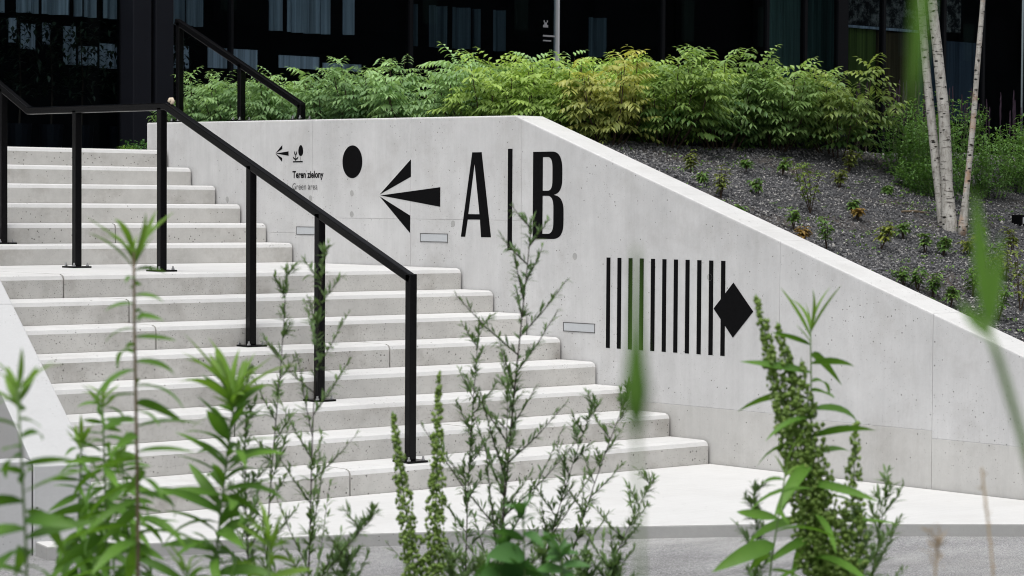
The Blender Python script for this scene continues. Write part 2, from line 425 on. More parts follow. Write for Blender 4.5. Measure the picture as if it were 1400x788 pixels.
wall_panel(-.593, 1.870, .36, None); wall_panel(-.593, 1.870, None, .359, 'kicker')
wall_panel(-1.819, -.593, .345, None); wall_panel(-1.819, -.593, None, .3441, 'kicker')
wall_panel(-3.3, -1.819, .30, None); wall_panel(-3.3, -1.819, None, .2991, 'kicker')
wall_panel(-4.75, -3.3)
# tie-hole plugs
def plug(s, z, r=.022):
    V, F = [], []; n = 14
    prof = [(0, .0008), (r*.6, .0008), (r*.78, .0004), (r, .0016), (r*1.15, -.001)]
    bm = bmesh.new(); rings = []
    for rr, dx in prof[1:]:
        rings.append([bm.verts.new((-dx, -s+rr*math.cos(2*math.pi*i/n), z+rr*math.sin(2*math.pi*i/n))) for i in range(n)])
    bm.faces.new(rings[0])
    for a, b in zip(rings, rings[1:]):
        for i in range(n): bm.faces.new((a[i], a[(i+1) % n], b[(i+1) % n], b[i]))
    bmesh.ops.recalc_face_normals(bm, faces=bm.faces)
    return bmobj('tie_plug', bm, M['plug'], wl)
for s, z in ((-1.31, 1.31), (.0-.02+.0, 1.20), (-3.83, 1.74), (-3.83, 1.58), (-2.62, 1.52), (-5.5, 1.69), (-4.36, 1.70)): plug(s, z)

# paint: flat coats, 1.5 mm proud of the wall
def paint(name, outer, holes=(), m='paint', label=None, parent=wl, x=-.0015):
    bm = bmesh.new(); es = []
    for lp in [outer] + list(holes):
        vs = [bm.verts.new((x, -s, z)) for s, z in lp]
        es += [bm.edges.new((vs[i], vs[(i+1) % len(vs)])) for i in range(len(vs))]
    bmesh.ops.triangle_fill(bm, use_beauty=True, edges=es, normal=(-1, 0, 0))
    for f in bm.faces:
        f.normal_update()
        if f.normal.x > 0: f.normal_flip()
    kw = {'label': label} if label else {}
    return bmobj(name, bm, M[m], parent, **kw)
paint('letter', [(-2.407, 2.032), (-2.302, 2.032), (-2.194, 1.427), (-2.304, 1.427), (-2.317, 1.552), (-2.453, 1.552), (-2.480, 1.427), (-2.529, 1.427)],
      [[(-2.380, 1.948), (-2.323, 1.590), (-2.447, 1.590)]], label='black painted letter A')
def arc(cx, cz, rx, rz, a0, a1, n=14):
    o = []
    for i in range(n+1):
        a = math.radians(a0+(a1-a0)*i/n); c, s = math.cos(a), math.sin(a)
        e = .72
        o.append((cx+rx*math.copysign(abs(c)**e, c), cz+rz*math.copysign(abs(s)**e, s)))
    return o
Bo = [(-1.747, 1.424), (-1.747, 2.027)] + arc(-1.56, 1.878, .118, .149, 90, 0) + arc(-1.56, 1.857, .118, .128, 0, -80)[1:] + \
     arc(-1.555, 1.600, .128, .128, 80, 0) + arc(-1.555, 1.552, .128, .128, 0, -90)
Bh1 = [(-1.644, 1.757), (-1.644, 1.990)] + arc(-1.60, 1.905, .056, .085, 90, 0, 10) + arc(-1.60, 1.835, .056, .078, 0, -90, 10)
Bh2 = [(-1.644, 1.459), (-1.644, 1.722)] + arc(-1.60, 1.630, .068, .092, 90, 0, 10) + arc(-1.60, 1.545, .068, .086, 0, -90, 10)
paint('letter', Bo, [Bh1, Bh2], label='black painted letter B')
def rect(s0, s1, z0, z1): return [(s0, z0), (s1, z0), (s1, z1), (s0, z1)]
paint('divider', rect(-2.015, -1.966, 1.341, 2.052), label='thin upright black bar between the letters')
paint('dot', [(-3.824+.1245*math.cos(i*math.pi/24), 1.978+.1245*math.sin(i*math.pi/24)) for i in range(48)], label='solid black painted disc')
def arrow(s, z, k, nm, lab):
    p = empty_part(nm, lab)
    for tri in ([(0, .006), (.376, .267), (.376, .138)], [(.01, 0), (.72, .061), (.72, -.082)], [(0, -.006), (.370, -.148), (.370, -.278)]):
        paint('arrow_stroke', [(s+a*k, z+b*k) for a, b in tri], parent=p)
def empty_part(nm, lab):
    o = bpy.data.objects.new(nm, None); o['label'] = lab; COL.objects.link(o); put(o, wl); o.empty_display_size = .1; return o
arrow(-3.486, 1.723, 1, 'arrow', 'large black painted arrow of three strokes')
arrow(-4.828, 2.053, .245, 'arrow', 'small black painted arrow')
# bar pattern and diamond
for i in range(11):
    c = -.9725+i*.1074
    paint('stripe', rect(c-.0195, c+.0195, .699, 1.308))
paint('diamond', [(.02-.001, 1.0), (.194, 1.172), (.370, .993), (.193, .82)], label='solid black painted diamond', x=-.0025)
# little green-area icon
ic = empty_part('icon', 'small black icon of a plant and a leaf shaped tree')
paint('ground_line', rect(-4.592, -4.462, 1.980, 1.990), parent=ic)
paint('tree_crown', [(-4.489+.032*math.cos(i*math.pi/10)*(1-.15*math.sin(i*math.pi/10)), 2.072+.043*math.sin(i*math.pi/10)) for i in range(20)], parent=ic)
paint('tree_stem', rect(-4.491, -4.487, 1.991, 2.028), parent=ic)
paint('plant_stem', rect(-4.560, -4.552, 1.991, 2.04), parent=ic)
paint('plant_leaf', [(-4.592, 2.026), (-4.556, 2.008), (-4.556, 1.998), (-4.578, 2.004), (-4.590, 2.014)], parent=ic, x=-.002)
paint('plant_leaf', [(-4.520, 2.026), (-4.556, 2.008), (-4.556, 1.998), (-4.534, 2.004), (-4.522, 2.014)], parent=ic, x=-.002)
paint('plant_leaf', [(-4.576, 2.067), (-4.570, 2.066), (-4.556, 2.042), (-4.556, 2.032), (-4.573, 2.045)], parent=ic, x=-.0024)
paint('plant_leaf', [(-4.536, 2.067), (-4.542, 2.066), (-4.556, 2.042), (-4.556, 2.032), (-4.539, 2.045)], parent=ic, x=-.0024)
def text(body, s0, s1, z, cap, m, off, lab):
    cu = bpy.data.curves.new('t', 'FONT'); cu.body = body; cu.size = 1; cu.offset = off; cu.resolution_u = 4
    o = bpy.data.objects.new('t', cu); COL.objects.link(o); bpy.context.view_layer.update()
    me = bpy.data.meshes.new_from_object(o); bpy.data.objects.remove(o)
    co = np.empty(len(me.vertices)*3, dtype=np.float32); me.vertices.foreach_get('co', co); co = co.reshape(-1, 3)
    x0, x1 = co[:, 0].min(), co[:, 0].max(); sx = (s1-s0)/(x1-x0); sz = cap/.70
    w = np.stack([np.full(len(co), -.0016), -(s0+(co[:, 0]-x0)*sx), z+co[:, 1]*sz], 1)
    me.vertices.foreach_set('co', w.ravel().astype(np.float32)); me.materials.clear(); me.materials.append(M[m]); me.update()
    o = bpy.data.objects.new('lettering', me); COL.objects.link(o); o['label'] = lab; put(o, wl)
text('Teren zielony', -4.598, -4.190, 1.860, .052, 'paint', .03, 'small bold black words Teren zielony')
text('Green area', -4.598, -4.268, 1.768, .050, 'paint_grey', -.002, 'small light grey words Green area')

# recessed lamps in the wall
def wall_lamp(s0, z0, w, h, lab):
    e = empty('wall_lamp', (-.001, -(s0+w/2), z0), lab, 'lamp', 'slim lamps set in the wall')
    bm = bmesh.new(); t = .0035
    for a, b, c, d in ((s0-t, s0, z0-t, z0+h+t), (s0+w, s0+w+t, z0-t, z0+h+t), (s0, s0+w, z0-t, z0), (s0, s0+w, z0+h, z0+h+t)):
        box(bm, -.004, .0, -b, -a, c, d)
    bmobj('frame', bm, M['frame'], e)
    boxobj('lens', -.0025, .0, -(s0+w)+.0015, -s0-.0015, z0+.0015, z0+h-.0015, M['lens'], e)
wall_lamp(-2.992, 1.387, .312, .056, 'slim white lamp set in the wall under the large arrow')
wall_lamp(-1.417, .797, .312, .056, 'slim white lamp set in the wall between letter B and the stripes')
wall_lamp(-4.54, 1.42, .312, .056, 'slim white lamp set in the wall below the small words')

# ------------------------------------------------------------------ handrails
def beam(p0, p1, w, h, cut0=None, cut1=None):
    pass
def rail_poly(bm, pts, w, h, x):
    """square tube following (y,z) points of its top edge in the plane x"""
    n = len(pts); top = [Vector(p) for p in pts]; bot = []
    for i in range(n):
        d0 = (top[i]-top[i-1]).normalized() if i else None; d1 = (top[i+1]-top[i]).normalized() if i < n-1 else None
        n0 = Vector((-d0.y, d0.x)) if d0 else None; n1 = Vector((-d1.y, d1.x)) if d1 else None
        if n0 is None or n1 is None:
            nn = n0 or n1; bot.append(top[i]-nn*h*(1 if nn.y > 0 else -1)); continue
        sg = lambda q: q if q.y > 0 else -q
        a, b = sg(n0), sg(n1); m = (a+b).normalized(); bot.append(top[i]-m*(h/m.dot(a)))
    poly = [tuple(p) for p in top] + [tuple(p) for p in bot[::-1]]
    fs = prism(bm, poly, x-w/2, x+w/2, 'x')
def post(par, x, y, z0, z1, w=.05, plate=.15):
    boxobj('post', x-w/2, x+w/2, y-w/2, y+w/2, z0+.012, z1, M['rail'], par, .004, 2)
    pp = boxobj('base_plate', x-plate/2, x+plate/2, y-plate/2, y+plate/2, z0, z0+.012, M['rail'], par, .002, 1)
    for sx in (-1, 1):
        for sy in (-1, 1):
            c = Vector((x+sx*plate*.36, y+sy*plate*.36, z0+.012)); bm = bmesh.new()
            prism(bm, [(c.x+.012*math.cos(i*math.pi/3), c.y+.012*math.sin(i*math.pi/3)) for i in range(6)], c.z, c.z+.009, 'z')
            prism(bm, [(c.x+.006*math.cos(i*math.pi/4), c.y+.006*math.sin(i*math.pi/4)) for i in range(8)], c.z+.009, c.z+.024, 'z')
            b = bmobj('bolt', bm, M['bolt'], None); b.parent = pp; b.matrix_parent_inverse = Matrix.Identity(4)
            b.matrix_parent_inverse = pp.matrix_world.inverted() if False else Matrix.Identity(4)
def set_sub():
    pass
RX = -2.38
hr = empty('handrail', (RX, 2.5, 1.2), 'long black square tube handrail bending down over both flights of the stairs', 'handrail')
sl_ = H/T
yb, zb_ = .112, 1.262; yk, zk = 2.70, 2.318; yk2, zk2 = 4.50, 2.334; ye = 6.75
bm = bmesh.new()
rail_poly(bm, [(ye, zk2+sl_*1.08*(ye-yk2)), (yk2, zk2), (yk, zk), (yb-.025, zb_-.02)], .05, .05, RX); bevel(bm, .0065, 2)
bmobj('rail', bm, M['rail'], hr)
def railz(y):
    return (zk-(yk-y)*(zk-zb_)/(yk-yb)) if y < yk else (zk2+(y-yk2)*sl_*1.08 if y > yk2 else zk+(y-yk)*(zk2-zk)/(yk2-yk))
for y, zz in ((.112, H), (1.008, 3*H), (1.738, 5*H), (2.773, 8*H), (3.857, 8*H), (4.893, 9*H), (5.99, 12*H)):
    yy = y
    post(hr, RX, yy, zz, railz(yy)-(.03 if y > .2 else .012), plate=.15)
sc = Vector((RX, 2.66, railz(2.66)+.022)); V, F = [], []
tube([sc+Vector((.006*k/9, (.020-.0017*k)*math.cos(k*.95), (.020-.0017*k)*math.sin(k*.95))) for k in range(11)], [.004+.0125*(1-k/10) for k in range(11)], 8, V, F)
meshobj('snail_shell', V, F, simple('cream_shell', (.62, .52, .40), .5, .4, 60, .4), None, smooth=True, label='tiny round cream shell sitting on the bend of the long handrail', cat='shell')
g2 = empty('handrail', (.13, 5.5, 2.33), 'short black handrail standing on the wall top and sloping down into it', 'handrail')
GX = .12; yA, zA, yB, zB = 6.40, 3.20, 4.625, 2.448
bm = bmesh.new(); rail_poly(bm, [(yA+.02, zA+.008), (yB, zB)], .05, .05, GX); bevel(bm, .0065, 2); bmobj('rail', bm, M['rail'], g2)
for y in (6.385, 5.478, 4.65):
    zt = zB+(y-yB)*(zA-zB)/(yA-yB); post(g2, GX, y, walltop(y), zt-.02, plate=.13)

# ------------------------------------------------------------------ garden slope behind the wall
nx, ny = 60, 70; V = []; F = []
for i in range(nx+1):
    for j in range(ny+1):
        x = WT + .002 + (22-WT)*(i/nx)**1.6; y = -4.74 + (10.9+4.74)*j/ny
        V.append((x, y, gz(y) + (.03*math.sin(x*2.1+y*1.3)*math.sin(y*2.7-x) if x > .5 else 0) - .03))
for i in range(nx):
    for j in range(ny):
        a = i*(ny+1)+j; F.append((a, a+ny+1, a+ny+2, a+1))
meshobj('garden_slope', V, F, M['gravelbed'], kind='structure', smooth=True)
# basalt chips
oct_v = np.array([(1, 0, 0), (-1, 0, 0), (0, 1, 0), (0, -1, 0), (0, 0, 1), (0, 0, -1)], float)
oct_f = np.array([(0, 2, 4), (2, 1, 4), (1, 3, 4), (3, 0, 4), (2, 0, 5), (1, 2, 5), (3, 1, 5), (0, 3, 5)])
N = 75000
xs = WT+.01 + 6.5*nrg.random(N)**1.4; ys = -3.2 + 5.4*nrg.random(N)
def gzv(y):
    a = 2.225 - .3325*(1.94-y); return np.where(a < 2.05, a, 2.05+.08*(1-np.exp(-(a-2.05)/.08)))
zs = gzv(ys) + np.where(xs > .5, .03*np.sin(xs*2.1+ys*1.3)*np.sin(ys*2.7-xs), 0) - .03 + nrg.random(N)*.012
sz = (.005+.008*nrg.random(N)**1.6)[:, None, None]*(.6+.8*nrg.random((N, 6, 1)))
an = nrg.random((N, 3))*6.28
ca, sa = np.cos(an), np.sin(an)
P = oct_v[None]*np.array([1, .8, .6])*sz
def rotz(P, c, s): return np.stack([P[..., 0]*c-P[..., 1]*s, P[..., 0]*s+P[..., 1]*c, P[..., 2]], -1)
def rotx(P, c, s): return np.stack([P[..., 0], P[..., 1]*c-P[..., 2]*s, P[..., 1]*s+P[..., 2]*c], -1)
P = rotz(rotx(rotz(P, ca[:, :1], sa[:, :1]), ca[:, 1:2], sa[:, 1:2]), ca[:, 2:], sa[:, 2:]) + np.stack([xs, ys, zs], 1)[:, None]
meshobj('gravel', P.reshape(-1, 3).tolist(), (oct_f[None]+6*np.arange(N)[:, None, None]).reshape(-1, 3).tolist(), M['chip'], var=np.repeat(nrg.random(N), 6), kind='stuff', label='loose dark basalt chippings spread over the garden slope', cat='gravel')

# ------------------------------------------------------------------ leaf tools
class Leaves:
    def __init__(s): s.V = []; s.F = []; s.A = []
    def leaf(s, p, d, up, ln, wd, droop=.3, var=.5, seg=3, fold=.18):
        d = d.normalized(); side = d.cross(up)
        if side.length < 1e-3: side = d.orthogonal()
        side.normalize(); nrm = side.cross(d)
        o = len(s.V); prof = {2: (.0, 1, 0), 3: (.12, 1, .72, 0), 4: (.1, .8, 1, .6, 0)}[seg]
        rows = []
        for i, w in enumerate(prof):
            t = i/(len(prof)-1); c = p + d*(ln*t*(1-.25*droop*t)) - nrm*0 + Vector((0, 0, -1))*(droop*ln*t*t*.7)
            if i == len(prof)-1: s.V.append(tuple(c)); rows.append((len(s.V)-1,))
            else:
                f = nrm*(wd*w*fold)
                s.V += [tuple(c+side*(wd*w*.5)+f), tuple(c), tuple(c-side*(wd*w*.5)+f)]; rows.append((len(s.V)-3, len(s.V)-2, len(s.V)-1))
        for a, b in zip(rows, rows[1:]):
            if len(b) == 3: s.F += [(a[0], a[1], b[1], b[0]), (a[1], a[2], b[2], b[1])]
            else: s.F += [(a[0], a[1], b[0]), (a[1], a[2], b[0])]
        s.A += [var]*(len(s.V)-o)
    def build(s, name, m, parent, **kw):
        return meshobj(name, s.V, s.F, m, parent, var=s.A, smooth=False, **kw)
def rv(a=1): return Vector((rng.uniform(-a, a), rng.uniform(-a, a), rng.uniform(-a, a)))
def sph(zmin=-1):
    while True:
        v = rv()
        if .05 < v.length <= 1 and v.z >= zmin: return v
UP = Vector((0, 0, 1))

# ------------------------------------------------------------------ hedge of pinnate shrubs
def frond(LV, p, d, ln, n, lw, var, droop, wr=.32):
    d = d.normalized(); side = d.cross(UP); 
    if side.length < .05: side = Vector((1, 0, 0))
    side.normalize()
    for i in range(n):
        t = (i+.7)/n; q = p + d*(ln*t) + Vector((0, 0, -1))*(droop*ln*t*t*.6)
        sz = lw*(.65+.5*math.sin(math.pi*(.15+.75*t)))
        for s in (-1, 1):
            dd = (d*.55 + side*s*.9 + Vector((0, 0, -.35-droop*.4)) + rv(.12))
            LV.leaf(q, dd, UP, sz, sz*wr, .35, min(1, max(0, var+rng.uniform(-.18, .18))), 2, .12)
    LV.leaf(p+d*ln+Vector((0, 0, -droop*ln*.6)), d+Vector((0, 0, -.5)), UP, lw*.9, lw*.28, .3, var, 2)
def shrub(x, y, h, r, color, lab, group, nf=150, lw=.062, fl=.2, n=5, name='hedge_shrub'):
    z0 = gz(y)-.03; e = empty(name, (x, y, z0), lab, 'shrub', group)
    SV, SF = [], []
    LV = Leaves()
    tips = []
    for i in range(13):
        a = rng.uniform(0, 6.28); rr = r*rng.uniform(.2, 1)**.6; tp = Vector((x+rr*math.cos(a), y+rr*math.sin(a), z0+h*(rng.uniform(.75, 1.08)-.18*(rr/r)**2)))
        b = Vector((x+.3*rr*math.cos(a), y+.3*rr*math.sin(a), z0-.02)); mid = (b+tp)/2 + Vector((.15*rr*math.cos(a), .15*rr*math.sin(a), 0))
        tube([b, mid, tp], [.006, .0045, .0025], 4, SV, SF); tips.append((b, mid, tp))
    for i in range(nf):
        b, mid, tp = tips[i % len(tips)]
        t = rng.uniform(.18, 1)**.75
        p = b*(1-t)**2 + mid*2*t*(1-t) + tp*t*t
        a = rng.uniform(0, 6.28); el = rng.uniform(-.1, .55) if t < .85 else rng.uniform(.3, 1.2)
        d = Vector((math.cos(a), math.sin(a), el))
        hf = (p.z-z0)/h
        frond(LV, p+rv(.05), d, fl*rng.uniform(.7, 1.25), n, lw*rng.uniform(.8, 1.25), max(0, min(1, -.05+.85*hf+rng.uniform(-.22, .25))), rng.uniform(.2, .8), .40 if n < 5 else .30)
    meshobj('stems', SV, SF, M['twig'], e)
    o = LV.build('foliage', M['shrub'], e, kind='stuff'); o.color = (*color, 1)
    return e
GREEN = (.88, .98, 1.05); MID = (.92, .98, .82); YEL = (1.0, 1.02, .66); GOLD = (1.42, 1.06, .74); PINK = (1.1, 1.02, .74)
LG = 'fine leaved mid green shrub in the hedge along the wall top'
LY = 'yellow green shrub in the hedge bordering the dark gravel'
grp1, grp2 = 'green hedge shrubs behind the wall top', 'yellow green hedge shrubs above the gravel'
row = [(.62, 6.75), (.66, 6.15), (.60, 5.55), (.68, 4.95), (.62, 4.35), (.68, 3.75), (.64, 3.15),
       (1.25, 6.6), (1.3, 5.9), (1.25, 5.2), (1.3, 4.5), (1.3, 3.8), (1.3, 3.1)]
for x, y in row:
    lab_ = ('mid green hedge shrub beside the short handrail on the wall top' if y > 4.6 else 'mid green hedge shrub between the short handrail and the golden shrub') if x < 1 else 'mid green shrub in the back row of the hedge, towards the glass front'
    grp_ = ('hedge shrubs by the short handrail' if y > 4.6 else 'hedge shrubs along the wall top') if x < 1 else 'back row of green hedge shrubs'
    shrub(x+rng.uniform(-.05, .05), y+rng.uniform(-.06, .06), rng.uniform(.60, .72) + (.0 if y < 5 else -.05), .42, GREEN, lab_, grp_, nf=300, lw=.062, fl=.15, n=4)
row2 = [(.62, 2.75), (1.25, 2.45), (.68, 2.3), (1.25, 1.75), (1.78, 1.72), (2.3, 1.62), (1.85, 2.3), (2.45, 2.2), (3.0, 2.1), (2.0, 2.9), (2.7, 2.8)]
for x, y in row2:
    back = y > 2.0 and x > 1
    shrub(x+rng.uniform(-.04, .04), y+rng.uniform(-.05, .05), rng.uniform(.62, .70), .42, YEL if rng.random() < .6 else MID, 'yellow green shrub in the back row of the hedge above the gravel' if back else LY, 'back row of yellow green shrubs' if back else grp2, nf=320, lw=.068, fl=.17, n=4)
shrub(.70, 1.74, .62, .30, GOLD, 'golden orange tinted hedge shrub directly above the bend of the wall top', None, nf=210, lw=.065, fl=.16, n=4)
shrub(2.80, 1.42, .70, .46, PINK, 'pink and yellow tipped hedge shrub nearest the birch trunks', None, nf=300, lw=.066, fl=.17, n=4)

# soft green herbs and purple spikes right of the birch
def herb(x, y, h, r, lab, grp, nl=1300, col=(1, 1, 1)):
    z0 = gz(y)-.03; e = empty('leafy_herb', (x, y, z0), lab, 'plant', grp); SV, SF = [], []; LV = Leaves()
    st_ = []
    for i in range(22):
        a = rng.uniform(0, 6.28); rr = r*math.sqrt(rng.random()); b = Vector((x+rr*.5*math.cos(a), y+rr*.5*math.sin(a), z0-.02))
        tp = Vector((x+rr*math.cos(a), y+rr*math.sin(a), z0+h*rng.uniform(.65, 1.05))); tube([b, tp], [.004, .002], 3, SV, SF); st_.append((b, tp))
    for i in range(nl):
        b, tp = st_[i % 22]; t = rng.uniform(.12, 1); p = b.lerp(tp, t)+rv(.05)
        LV.leaf(p, Vector((rng.uniform(-1, 1), rng.uniform(-1, 1), rng.uniform(-.2, .8))), UP, rng.uniform(.035, .07), rng.uniform(.014, .024), .4, max(0, min(1, .2+.6*t*rng.uniform(.5, 1.3))), 2)
    meshobj('stems', SV, SF, M['stem_green'], e); o = LV.build('foliage', M['herb'], e, kind='stuff'); o.color = (*col, 1)
for x, y, h in ((3.15, .95, .42), (3.55, .62, .40), (3.45, 1.15, .5), (4.05, .75, .46), (4.45, .95, .5), (4.0, 1.35, .52), (4.9, .7, .45), (2.95, .62, .26)):
    herb(x, y, h, .32, 'soft bright green leafy herb behind the birch trunks', 'green herbs behind the birch')
for i in range(44):
    x = 3.3+rng.random()*2.6; y = 2.0+rng.uniform(-.5, .5); z0 = gz(y)-.02; h = rng.uniform(.38, .62)
    e = empty('purple_flower_spike', (x, y, z0), 'dark purple upright flower spike behind the green herbs', 'flower', 'purple spikes behind the herbs')
    V, F = tube([(x, y, z0-.03), (x, y, z0+h*.5)], .004, 4); meshobj('stem', V, F, M['stem_dark'], e)
    k = 9; pts = [(x+rng.uniform(-.004, .004), y, z0+h*(.48+.52*i2/k)) for i2 in range(k+1)]
    V, F = tube(pts, [.003+.0055*(math.sin(math.pi*(.12+.8*i2/k)))*rng.uniform(.8, 1.15) for i2 in range(k+1)], 6); meshobj('flower_head', V, F, M['purple'], e)

# small plants on the gravel
def seedling(px, py, h, red, lab, n=16, grp=None):
    h *= rng.uniform(.8, 1.7)
    q = on_garden(px, py); e = empty('seedling', (q.x, q.y, q.z-.02), lab, 'plant', grp); SV, SF = [], []; LV = Leaves()
    for i in range(4):
        tp = q + Vector((rng.uniform(-.35, .35)*h, rng.uniform(-.35, .35)*h, h*rng.uniform(.5, 1))); tube([q-Vector((0, 0, .04)), q.lerp(tp, .5)+rv(.01), tp], [.004, .003, .0015], 4, SV, SF)
        for j in range(n):
            t = rng.uniform(.2, 1); p = q.lerp(tp, t); a = rng.uniform(0, 6.28)
            LV.leaf(p, Vector((math.cos(a), math.sin(a), rng.uniform(-.2, .6))), UP, rng.uniform(.04, .08), rng.uniform(.018, .03), .5, rng.random(), 2)
    meshobj('stems', SV, SF, M['twig'], e); o = LV.build('foliage', M['herb'], e); o.color = (*red, 1)
SEED = 'small reddish green seedling shrub dotted on the dark gravel'
RED = (2.4, .75, .8); RG = (1.6, .95, .9); GG = (1.15, 1, 1)
for px, py, h, c in ((945, 232, .13, RG), (985, 268, .13, RG), (1160, 232, .16, RG), (1130, 335, .16, GG), (1148, 252, .1, RG), (1085, 305, .08, GG), (1172, 296, .06, RED), (1325, 345, .14, RG), (1375, 385, .26, RG), (1350, 372, .2, GG),
                     (1395, 420, .26, RG), (1035, 262, .06, GG), (1070, 232, .07, GG), (1255, 392, .1, GG), (1235, 385, .1, GG), (1275, 400, .1, GG), (1300, 412, .1, GG), (1100, 325, .07, RED), (1215, 265, .06, GG), (1290, 345, .1, GG), (1165, 285, .06, GG), (1020, 228, .05, GG), (1330, 400, .12, GG), (1365, 430, .18, GG), (1385, 340, .12, RG), (960, 250, .06, GG), (1010, 292, .06, GG), (1235, 320, .08, GG), (1265, 340, .09, GG)):
    lb, gp = {RED: ('tiny rusty red seedling on the dark gravel', 'rusty seedlings on the gravel'), RG: (SEED, 'reddish green seedlings on the gravel'), GG: ('small plain green seedling on the dark gravel', 'green seedlings on the gravel')}[c]
    seedling(px, py, h, c, lb, 20, gp)
seedling(1108, 285, .30, (1.5, 1.05, .9), 'tallest seedling shrub on the gravel, green with red tips', 26)
seedling(1205, 333, .19, (2.0, 1.15, .8), 'orange tipped seedling shrub on the gravel below the birch', 26)
# scattered groundcover sprigs
LV = Leaves()
for i in range(620):
    x = WT+.08+4.2*rng.random(); y = -2.9+4.6*rng.random()
    if math.sin(x*2.3+1)*math.sin(y*2.9) < -.1 and rng.random() < .8: continue
    z = gz(y)+.03*math.sin(x*2.1+y*1.3)*math.sin(y*2.7-x)-.015
    for j in range(rng.randint(3, 8)):
        LV.leaf(Vector((x+rng.uniform(-.05, .05), y+rng.uniform(-.05, .05), z)), Vector((rng.uniform(-1, 1), rng.uniform(-1, 1), .7)), UP, rng.uniform(.02, .055), rng.uniform(.01, .02), .4, rng.random(), 2)
o = LV.build('ground_cover', M['herb'], None, kind='stuff', label='sparse tiny weeds sprouting between the gravel chips', cat='weeds'); o.color = (1.3, 1.1, 1.15, 1)
# fallen stick and garden spot lamp
a, b = on_garden(1233, 291), on_garden(1270, 293); V, F = tube([a+UP*.008, a.lerp(b, .5)+UP*.014, b+UP*.008], [.008, .009, .006], 6)
meshobj('stick', V, F, M['stem_brown'], None, label='reddish brown stick lying on the gravel by the birch', cat='stick')
q = on_garden(1402, 303); e = empty('garden_lamp', (q.x, q.y, q.z-.02), 'small black ground lamp lying low on the gravel slope', 'lamp')
boxobj('housing', q.x-.10, q.x+.10, q.y-.04, q.y+.05, q.z-.03, q.z+.05, M['rail'], e, .006); boxobj('lens', q.x-.085, q.x+.085, q.y-.044, q.y-.0405, q.z-.015, q.z+.03, M['lens'], e)

# ------------------------------------------------------------------ birch with three trunks
qb = on_garden(1303, 312); e = empty('birch_tree', tuple(qb), 'birch with three slender pale speckled trunks on the gravel slope', 'tree'); DB = (qb-CAM).dot(_d)
def trunk(pxs, r0, r1, dd_, m):
    pts = [at(px, py, DB+dz) for px, py, dz in pxs]
    pts[0].z -= .12
    # smooth
    P = [Vector(p) for p in pts]; out = []
    for i in range(len(P)-1):
        for k in range(5):
            t = k/5; out.append(P[i].lerp(P[i+1], t))
    out.append(P[-1]); n = len(out)
    out = [out[0]]+[(out[i-1]+out[i]*2+out[i+1])/4 for i in range(1, n-1)]+[out[-1]]
    rad = [r0*(1-i/(n-1))+r1*i/(n-1)+(.012*max(0, 1-i/4)) for i in range(n)]
    rad = [r*(1+rng.uniform(-.04, .04)) for r in rad]
    V, F = tube(out, rad, 12); o = meshobj('trunk', V, F, m, e, smooth=True); return o, out, rad
tr1 = trunk([(1294, 306, .05), (1282, 244, .06), (1273, 162, .07), (1265, 81, .08), (1259, 0, .09), (1240, -160, .15), (1190, -420, .3), (1170, -700, .4)], .036, .018, 0, M['bark'])
tr2 = trunk([(1300, 308, -.02), (1294, 244, 0), (1291, 162, 0), (1283, 81, .0), (1274, 0, .0), (1264, -160, -.1), (1290, -450, -.3), (1300, -800, -.4)], .046, .022, 0, M['bark'])
tr3 = trunk([(1315, 302, -.05), (1323, 244, -.05), (1331, 162, -.06), (1337, 81, -.08), (1344, 0, -.08), (1352, -140, -.1), (1420, -430, -.2), (1450, -680, -.3)], .023, .012, 0, M['bark_warm'])
for o, pts, rad in (tr1, tr2, tr3):       # bud scars
    for i in range(46):
        k = rng.uniform(.3, len(pts)*.62); i0 = int(k); p = pts[i0].lerp(pts[i0+1], k-i0); t = (pts[i0+1]-pts[i0]).normalized()
        a = rng.uniform(0, 6.28); d = Vector((math.cos(a), math.sin(a), 0)); rr = rad[i0]; w = rng.uniform(.004, .010)
        c = p+d*(rr*.97); s_ = d.cross(t)
        V = [c+s_*w*1.7, c-s_*w*1.7, c+t*w*.7, c-t*w*.7, c+d*w*.9]; F = [(0, 2, 4), (2, 1, 4), (1, 3, 4), (3, 0, 4)]
        b = meshobj('scar', V, F, M['stem_dark'], None); b.parent = o; b.matrix_parent_inverse = Matrix.Identity(4)
LV = Leaves(); BV, BF = [], []
for o, pts, rad in (tr1, tr2, tr3):
    for i in range(20):
        k = rng.randint(int(len(pts)*.68), len(pts)-2); p = pts[k]; a = rng.uniform(0, 6.28)
        tp = p + Vector((math.cos(a), math.sin(a), rng.uniform(.3, 1)))*rng.uniform(.6, 1.3); md = p.lerp(tp, .5)+UP*.1
        tube([p, md, tp], [.014, .009, .004], 5, BV, BF)
        for j in range(80):
            t = rng.uniform(.25, 1.05); c = p.lerp(tp, t)+rv(.28); LV.leaf(c, Vector((rng.uniform(-1, 1), rng.uniform(-1, 1), -.6)), UP, rng.uniform(.04, .06), rng.uniform(.03, .045), .3, rng.random(), 2)
meshobj('branches', BV, BF, M['twig'], e); LV.build('crown', M['birchleaf'], e, kind='stuff')

